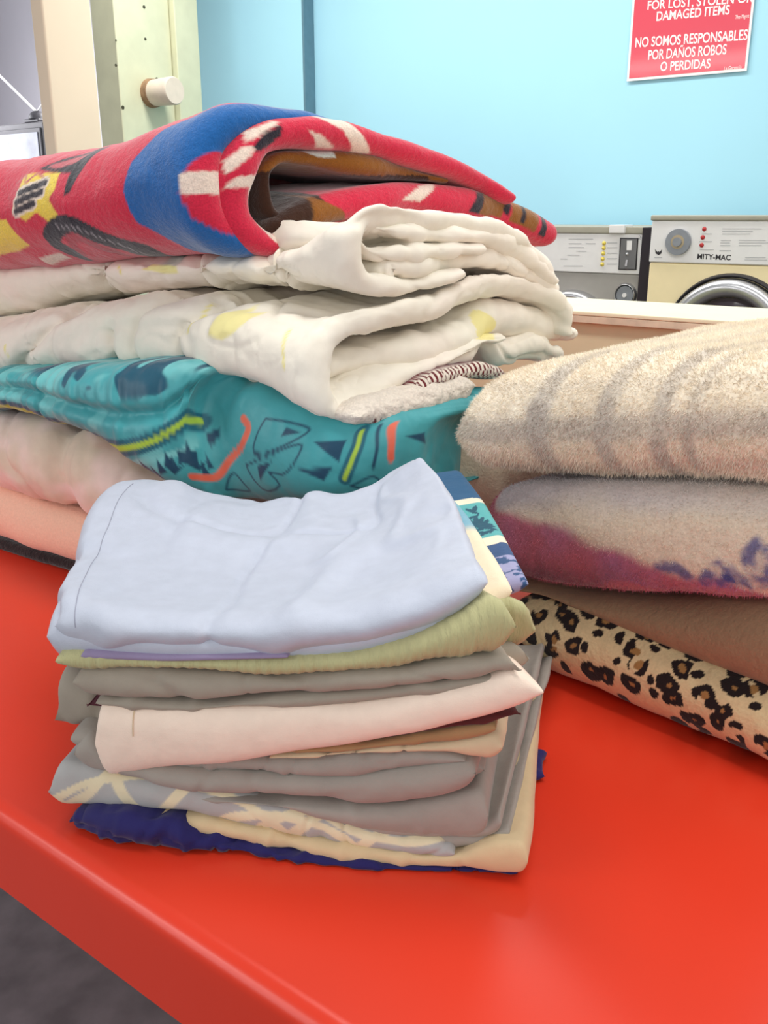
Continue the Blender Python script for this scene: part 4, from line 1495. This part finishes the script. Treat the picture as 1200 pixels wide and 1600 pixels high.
px_ribbon(bg, [(878, 556), (840, 540), (805, 552), (770, 532), (720, 552), (660, 582), (600, 608), (540, 622)],
          [14, 22, 24, 20, 22, 24, 26, 24], 0.018, None, length=0.14, lip=0.02, nc=150, ns=40, wr=WI, seed=48, wob=.02)
# upper fold
stn = [(-170, 420, 505), (0, 405, 492), (49, 402, 476), (112, 398, 458), (262, 395, 452), (375, 395, 450), (440, 385, 455), (490, 352, 466), (530, 325, 474)]
ql2 = quilting([[(262, 398), (256, 415), (262, 432), (272, 446)], [(362, 398), (368, 415), (378, 430), (392, 444)], [(110, 400), (104, 430), (100, 452)]])
px_ribbon(bg, [(878, 440), (850, 400), (800, 362), (740, 345), (680, 338), (620, 328), (580, 330), (562, 355), (560, 400), (575, 435), (620, 448), (670, 444), (720, 428)],
          [10, 15, 18, 17, 16, 17, 20, 22, 22, 22, 18, 14, 12], 0.0, stn, length=0.75, lip=0.018, nc=180, ns=210, wr=WQ, seed=49, custom=ql2)
px_ribbon(bg, [(866, 436), (830, 398), (780, 372), (720, 368), (650, 364), (605, 358), (582, 358), (574, 372), (586, 390), (625, 396), (690, 390), (750, 388)],
          [11, 15, 16, 15, 14, 12, 10, 10, 13, 14, 14, 12], 0.006, None, length=0.3, lip=0.013, nc=170, ns=40, wr=WI, seed=50, wob=.015)
px_ribbon(bg, [(612, 440), (606, 420), (640, 418), (700, 410), (770, 404), (830, 425), (874, 452)],
          [12, 16, 18, 18, 18, 16, 12], 0.012, None, length=0.3, lip=0.015, nc=130, ns=40, wr=WI, seed=51, wob=.02)
finish(bg, 'folded_comforter', M_creamq, 'cream quilted comforter with faded yellow flowers, folded double', 'comforter', G_COMF, colfn=creamcol)


# ---- red plush blanket
RO = 0.145
RI = RO - 0.018


def redcol(V, UV, ids):
    c = np.repeat(linA((206, 36, 66))[None], len(V), 0)
    blue = linA((26, 96, 164)); cream = linA((232, 212, 196)); blk = linA((34, 28, 40)); brown = linA((140, 86, 28)); yel = linA((236, 206, 72)); dkb = linA((58, 32, 18)); rose = linA((196, 92, 100))
    V2 = V + 0.0008 * np.stack([noise(V * 320, 1), noise(V * 320, 2), noise(V * 320, 3)], 1)
    base = C0 + QL * RO + QR * RMIN
    s = (V2[:, :2] - base) @ QL; z = V2[:, 2]
    r = (V2[:, :2] - C0) @ QR
    def L(pts):
        out = []
        for x, y in pts:
            p = at_plane(x, y, base, NOUT); out.append((float(np.dot(p[:2] - base, QL)), float(p[2])))
        return out
    outer = ids == 1
    left = outer & (r < RMIN + 0.075)
    # blue band around the outer fold
    bl = L([(540, 120), (480, 150), (300, 155), (222, 195), (196, 250), (192, 300), (205, 350), (240, 385), (262, 420), (345, 420), (330, 385), (290, 340), (278, 300), (284, 262), (300, 232), (340, 205), (420, 185), (560, 175)])
    paint_poly(c, s, z, bl, blue, outer, .0012)
    def fill(pts, colr, m=left): paint_poly(c, s, z, L(pts), colr, m, .0012)
    def stroke(pts, w, colr, m=left): paint_line(c, s, z, resample(np.array(L(pts)), 24), w, colr, m, .0010)
    # dark wing shape with rose field
    fill([(38, 262), (70, 243), (123, 222), (116, 262), (108, 302), (100, 306), (98, 268), (70, 268)], blk)
    fill([(52, 258), (80, 244), (106, 234), (92, 252), (70, 262)], rose)
    # jagged yellow patch with dark marks
    fill([(20, 270), (80, 268), (84, 296), (76, 312), (92, 336), (78, 350), (58, 332), (40, 345), (18, 330), (24, 300)], yel)
    stroke([(12, 282), (26, 274), (30, 284), (44, 270), (60, 278)], .0016, rose)
    for pts in ([(26, 302), (64, 284)], [(24, 317), (62, 299)], [(24, 331), (52, 318)]):
        stroke(pts, .0075, cream)
    for pts in ([(26, 302), (64, 284)], [(24, 317), (62, 299)], [(24, 331), (52, 318)]):
        stroke(pts, .0042, blk)
    fill([(-40, 340), (8, 344), (28, 384), (0, 394), (-40, 400)], yel)
    # tyre-like dark arch
    stroke([(78, 395), (66, 378), (80, 358), (106, 350), (130, 362), (160, 382), (190, 396)], .011, blk)
    stroke([(90, 392), (92, 378), (108, 370), (126, 384), (140, 396)], .006, c[0] * 0.7)
    for k in range(12):
        x = 84 + k * 8.2; y = 351 + max(0, k - 3) ** 1.35 * 2.6
        stroke([(x, y), (x + 3, y + 6)], .0012, linA((150, 146, 150)))
    fill([(24, 402), (60, 396), (64, 404), (26, 412)], cream)
    # strokes around the folded end
    rr_, zz = r, z
    def Rr(pts, off=RI): return [(rp(x, y, off)[0], rp(x, y, off)[1]) for x, y in pts]
    def rfill(pts, colr, m): paint_poly(c, rr_, zz, Rr(pts), colr, m, .0012)
    inner = (ids == 2)
    near = s < 0.10
    fill([(276, 270), (318, 264), (322, 302), (282, 304)], cream, outer)
    fill([(318, 220), (330, 214), (334, 240), (322, 248)], cream, outer)
    rfill([(318, 250), (342, 228), (360, 226), (352, 242), (330, 262), (316, 274)], cream, inner)
    rfill([(350, 205), (390, 188), (404, 188), (368, 212), (346, 222)], cream, inner)
    rfill([(356, 228), (376, 205), (405, 193), (402, 208), (378, 228), (362, 236)], blk, inner)
    rfill([(312, 294), (330, 276), (362, 270), (366, 300), (380, 340), (402, 372), (398, 380), (372, 352), (356, 318), (352, 292), (330, 292)], cream, inner)
    rfill([(380, 236), (398, 250), (402, 300), (394, 335), (384, 300), (374, 270)], cream, inner)
    rfill([(455, 178), (500, 178), (530, 205), (556, 238), (530, 234), (500, 200)], cream, inner & near)
    rfill([(445, 200), (470, 208), (500, 226), (470, 222)], cream, inner & near)
    c[(ids == 3)] = brown
    m3 = (ids == 3)
    rfill([(440, 215), (460, 215), (506, 232), (506, 243), (480, 242)], linA((206, 222, 214)), m3)
    c[m3 & (zz < rp(500, 268, RO)[1]) & (rr_ < rp(640, 280, RO)[0])] = dkb
    low = ids == 4
    rfill([(596, 312), (634, 286), (664, 282), (630, 316)], cream, low)
    rfill([(706, 330), (724, 300), (738, 300), (724, 334)], blk, low); rfill([(738, 300), (776, 305), (762, 340), (724, 334)], brown, low)
    rfill([(764, 330), (776, 305), (786, 308), (772, 338)], blk, low); rfill([(786, 308), (824, 326), (812, 362), (774, 344)], brown, low)
    rfill([(790, 345), (798, 318), (803, 320), (796, 350)], blk, low); rfill([(818, 366), (826, 328), (832, 334), (828, 372)], blk, low)
    c[low & (rr_ < rp(452, 340, RO)[0])] = dkb
    rfill([(452, 300), (500, 330), (512, 350), (490, 362), (452, 372)], brown, low)
    return c


M_redp = plush('red_plush', attr=True, c=(0, 0, 0), var=0.14, vscale=500, bump=0.6, bscale=600, sheen=0.5)
stn = [(-170, 262, 425), (0, 232, 413), (60, 222, 407), (110, 212, 403), (150, 197, 401), (185, 178, 400), (230, 163, 397), (280, 156, 396), (330, 154, 397), (370, 156, 399)]
WB = [('n', .006, (8, 7, 8)), ('n', .0022, (22, 16, 20))]
bg = Bag()
pts_o = [(640, 246), (560, 212), (490, 192), (420, 186), (365, 195), (335, 225), (322, 275), (330, 330), (365, 372), (430, 384), (520, 388)]
hp_o = [10, 14, 18, 22, 28, 34, 38, 36, 30, 22, 14]
RMIN = min(rp(x, y, RO)[0] - abs(rp(x, y - h, RO)[1] - rp(x, y, RO)[1]) for (x, y), h in zip(pts_o, hp_o))
px_ribbon(bg, pts_o, hp_o, RO, stn, length=0.72, lip=0.03, nc=230, ns=310, wr=WB, seed=56, idn=1)
px_ribbon(bg, [(798, 308), (762, 283), (700, 254), (620, 228), (540, 207), (470, 203), (420, 216), (394, 248), (380, 300), (388, 348), (420, 378), (470, 386), (520, 384)],
          [12, 17, 19, 21, 22, 23, 27, 32, 35, 32, 25, 18, 12], RI, [(250, 180, 400), (300, 178, 400), (340, 180, 402), (380, 182, 405)], length=0.12, lip=0.024, nc=220, ns=60, wr=WB, seed=57, idn=2)
px_ribbon(bg, [(700, 282), (640, 270), (560, 256), (490, 246), (445, 248), (424, 270), (420, 300), (426, 330), (450, 348)],
          [8, 12, 15, 16, 16, 14, 12, 12, 10], RO, None, length=0.25, lip=0.012, nc=130, ns=40, wr=WB, seed=58, idn=3)
px_ribbon(bg, [(866, 366), (830, 348), (780, 328), (720, 314), (650, 308), (560, 318), (490, 336), (446, 356)],
          [19, 22, 24, 25, 25, 26, 26, 20], RI, None, length=0.3, lip=0.02, nc=200, ns=40, wr=WB, seed=59, idn=4)
finish(bg, 'folded_blanket', M_redp, 'red plush blanket with blue band, on top of the tall stack', 'blanket', G_COMF, colfn=redcol)

# ------------------------------------------------------------------ the stack of blankets on the right
B0 = np.array((0.173, 0.938))
BF = np.array((0.677, -0.736))      # along the front, towards the viewer
BB = np.array((0.736, 0.677))       # into the stack
G_BLK = 'folded blankets in the right stack'


def bs(px, a, b, off=0.0):
    base = B0 + BB * off
    p = at_plane(px, a, base, BB); q = at_plane(px, b, base, BB)
    return ((p[0] + q[0]) / 2, (p[1] + q[1]) / 2, p[2], q[2])


def b_slab(bag, stations, off, depth=0.5, back_rise=1.0, **kw):
    f = np.array([bs(x, a, b, off + (e[0] if e else 0)) for x, a, b, *e in stations])
    b = f.copy(); b[:, :2] += BB * depth
    for j in (2, 3):
        b[:, j] = TABLE_Z + (f[:, j] - TABLE_Z) * back_rise
    slab(bag, f, np.linspace(f[-1], b[-1], 4), b, np.linspace(f[0], b[0], 4), yaw=math.atan2(BF[1], BF[0]), **kw)


def unroll(V, off):
    """(along the front, around the fold) in metres"""
    s = (V[:, :2] - B0) @ BF
    d = (V[:, :2] - B0) @ BB - off
    return s, V[:, 2] + d * 0.7


def bsz(px, py, off=0.0):
    p = at_plane(px, py, B0 + BB * off, BB)
    return float((p[:2] - B0) @ BF), float(p[2])


def worley(P, seed):
    i = np.floor(P).astype(np.int64); f = P - i
    best = np.full(len(P), 9.0); cid = np.zeros(len(P))
    for a in (-1, 0, 1):
        for b in (-1, 0, 1):
            x = i[:, 0] + a; y = i[:, 1] + b; o_ = np.zeros_like(x)
            jx = 0.5 + 0.36 * _hash(x, y, o_, seed); jy = 0.5 + 0.36 * _hash(x, y, o_, seed + 1)
            dx = a + jx - f[:, 0]; dy = b + jy - f[:, 1]
            d = np.hypot(dx, dy); m = d < best
            best[m] = d[m]; cid[m] = _hash(x, y, o_, seed + 2)[m]
    return best, cid


def leopardcol(V, UV, ids):
    s, w = unroll(V, 0)
    P = np.column_stack([s, w]) / 0.025
    P = P + 0.24 * np.column_stack([noise(V * 55, 3), noise(V * 55, 4)])
    d, cid = worley(P, 77)
    ang = noise(V * 75 + 9, 6)
    c = np.repeat(linA((226, 204, 158))[None], len(V), 0)
    big = cid > -0.5
    rad = np.where(big, 0.46, 0.24)
    c[(d < 0.22) & big] = linA((166, 124, 74))
    ringm = (d < rad) & (~big | (d > 0.11 + 0.05 * cid)) & ((ang > -0.48) | ~big)
    c[ringm] = linA((38, 30, 30))
    return c


M_leo = plush('leopard_fleece', attr=True, c=(0, 0, 0), var=0.06, bump=0.4, sheen=0.2)
bg = Bag()
b_slab(bg, [(770, 922, 1026), (840, 938, 1066), (900, 952, 1092), (1000, 1000, 1138), (1100, 1046, 1182), (1200, 1090, 1226), (1330, 1145, 1282)], 0.0, rim=0.055, k=40, nu=260, nv=16, expo=2.1,
       wr=[('n', .006, (7, 7, 7)), ('n', .002, (24, 20, 20))], seed=66, flat_bottom=TABLE_Z + .0005)
finish(bg, 'folded_blanket', M_leo, 'leopard print fleece blanket at the bottom of the right stack', 'blanket', G_BLK, colfn=leopardcol)

M_taupe = plush('taupe_fleece', (166, 138, 108), var=0.05, bump=0.5, sheen=0.2)
bg = Bag()
b_slab(bg, [(770, 905, 925), (840, 918, 938), (900, 930, 966), (1000, 942, 1014), (1100, 946, 1058), (1200, 950, 1102), (1330, 958, 1160)], 0.02, rim=0.045, k=14, nu=120, nv=24, wr=[('n', .004, (8, 8, 8))], seed=67)
finish(bg, 'folded_blanket', M_taupe, 'plain taupe blanket lying on the leopard print one', 'blanket', G_BLK)


def purplecol(V, UV, ids):
    off = -0.005
    s, w = unroll(V, off); z = V[:, 2]
    n = fbm(V * 16, 5, 3)
    zr = lambda px, py: bsz(px, py, off)
    cream = linA((228, 212, 190)); lav = linA((198, 190, 200)); pur = linA((184, 118, 152)); rose = linA((190, 106, 122)); dk = linA((116, 78, 94)); blue = linA((64, 72, 140))
    # relative height: 0 at the lower edge, 1 at the top
    S = np.array([zr(x, y)[0] for x, y in ((770, 900), (900, 930), (1000, 940), (1200, 952))])
    zb_ = np.array([zr(x, y)[1] for x, y in ((770, 905), (900, 930), (1000, 941), (1200, 952))])
    zt_ = np.array([zr(x, y)[1] for x, y in ((770, 768), (900, 764), (1000, 766), (1200, 780))])
    h = (z - np.interp(s, S, zb_)) / (np.interp(s, S, zt_) - np.interp(s, S, zb_)) + 0.16 * n
    u = (s - S[0]) / (S[-1] - S[0])
    c = np.repeat(cream[None], len(V), 0)
    a = sstep(0.72, 1.0, h)[:, None] * (0.8 - 0.5 * np.clip(u, 0, 1))[:, None]
    c = c * (1 - a) + lav * a
    edge = 0.84 - 0.80 * u
    b = sstep(edge + 0.08, edge - 0.06, h)[:, None]
    mixr = np.clip(0.5 + 1.5 * n, 0, 1)[:, None]
    c = c * (1 - b) + (pur * (1 - mixr) + rose * mixr) * b
    e = (sstep(0.42, 0.15, h) * sstep(0.75, 0.2, u))[:, None] * 0.75
    c = c * (1 - e) + dk * e
    g = sstep(0.10, 0.03, h)[:, None] * 0.9
    c = c * (1 - g) + rose * g
    for pts in ([(1180, 850), (1165, 872), (1172, 895), (1195, 900)], [(1200, 862), (1185, 880), (1200, 892)], [(1095, 912), (1110, 894), (1130, 888), (1142, 900), (1130, 908)], [(1120, 915), (1150, 908), (1170, 918), (1200, 905)], [(1028, 885), (1055, 890), (1070, 902)]):
        Pq = resample(np.array([zr(x, y) for x, y in pts]), 16)
        m = (sstep(.009, .003, seg_dist(s, z + .003 * n, Pq)) * 0.8)[:, None] * np.clip(0.8 + 0.8 * noise(V * 130, 3), 0.2, 1)[:, None]
        c = c * (1 - m) + blue * m
    return c


M_pur = plush('purple_print_plush', attr=True, c=(0, 0, 0), bump=0.5, bscale=380, bump2=[(0.5, 170, .003)])
bg = Bag()
b_slab(bg, [(756, 768, 880, .03), (775, 766, 905), (840, 764, 924), (900, 762, 931), (1000, 764, 942), (1100, 770, 948), (1200, 778, 954), (1330, 790, 962)], -0.005, rims=(0.02, 0.05), k=32, nu=200, nv=16, expo=2.5,
       wr=[('n', .004, (8, 8, 8)), ('n', .0012, (60, 60, 60))], seed=68)
FB = lambda c_, n_: (n_ @ np.array((-BB[0], -BB[1], 0.4)) > -0.1) * 1.0
o = finish(bg, 'folded_blanket', M_pur, 'cream plush blanket with lavender, purple and blue print', 'blanket', G_BLK, colfn=purplecol)
V_, Q_, U_, I_ = bg.arr(); V0_ = np.concatenate(bg.V0)
pile(o, V_, Q_, purplecol(V0_, U_, I_), 60000, 0.0035, 0.0004, M_pur, 3, FB)


def plaidcol(V, UV, ids):
    off = -0.01
    s, w = unroll(V, off); z = V[:, 2]
    n = fbm(V * 20, 5, 3)
    c = np.repeat(linA((244, 233, 214))[None], len(V), 0)
    g = linA((188, 178, 170)); pk = linA((238, 222, 198))
    a = (sstep(-0.1, 0.5, fbm(V * 7, 9, 2)) * 0.6)[:, None]
    c = c * (1 - a) + pk * a
    d = (V[:, :2] - B0) @ BB - off
    band = np.zeros(len(V))
    sl = s - 0.22 * d
    for px, wd, k in ((838, .020, .75), (944, .015, .6), (1025, .014, .8), (1075, .010, .5), (1260, .018, .7)):
        s0 = bsz(px, 680, off)[0]
        band = np.maximum(band, k * sstep(wd, wd * 0.35, np.abs(sl - s0 + 0.004 * n)))
    zz = z + d * 0.25
    for py, wd, k in ((668, .018, .55), (600, .008, .2), (735, .010, .25)):
        z0 = np.array([bsz(760, py + 8, off)[1], bsz(1200, py - 10, off)[1]]); s0 = np.array([bsz(760, py, off)[0], bsz(1200, py, off)[0]])
        q = np.abs(z - np.interp(s, s0, z0))
        band = np.maximum(band, band * 0.25 + k * sstep(wd, wd * 0.3, q))
    b = (np.clip(band, 0, 0.85) * (0.35 + 0.65 * np.exp(-np.clip(d - 0.03, 0, 1) / 0.06)) * np.clip(0.85 + 0.5 * n, 0, 1))[:, None]
    return c * (1 - b) + g * b


M_plaid = plush('plaid_fleece', attr=True, c=(0, 0, 0), bump=0.4, bscale=400, bump2=[(0.3, 150, .003)], sheen=0.4)
bg = Bag()
b_slab(bg, [(712, 618, 738, .012), (740, 592, 750), (800, 572, 757), (900, 560, 761), (1000, 556, 765), (1100, 555, 771), (1200, 556, 780), (1330, 560, 795)], -0.012, rims=(0.04, 0.085), k=32, nu=200, nv=24, expo=2.3, back_rise=1.03,
       wr=[('n', .007, (6, 6, 6)), ('n', .0014, (70, 70, 70))], seed=69)
o = finish(bg, 'folded_blanket', M_plaid, 'fluffy cream blanket with faint grey plaid, on top of the right stack', 'blanket', G_BLK, colfn=plaidcol)
V_, Q_, U_, I_ = bg.arr(); V0_ = np.concatenate(bg.V0)
pile(o, V_, Q_, plaidcol(V0_, U_, I_), 130000, 0.0055, 0.00045, M_plaid, 4, FB)

# beige fleece squeezed between the two stacks
M_beigef = plush('beige_fleece', (222, 204, 178), var=0.05)
bg = Bag()
f = np.array([st(640, 672, 835, 1.14), st(690, 668, 835, 1.13), st(740, 690, 840, 1.12), st(795, 752, 850, 1.10)])
b = f.copy(); b[:, :2] += BB * 0.25
slab(bg, f, np.linspace(f[-1], b[-1], 3), b, np.linspace(f[0], b[0], 3), rim=0.03, k=12, nu=50, nv=20, wr=[('n', .008, (14, 14, 14)), ('v', .006, (22, 22, 22))], seed=70)
finish(bg, 'folded_blanket', M_beigef, 'beige fleece squeezed between the teal comforter and the plaid blanket', 'blanket')
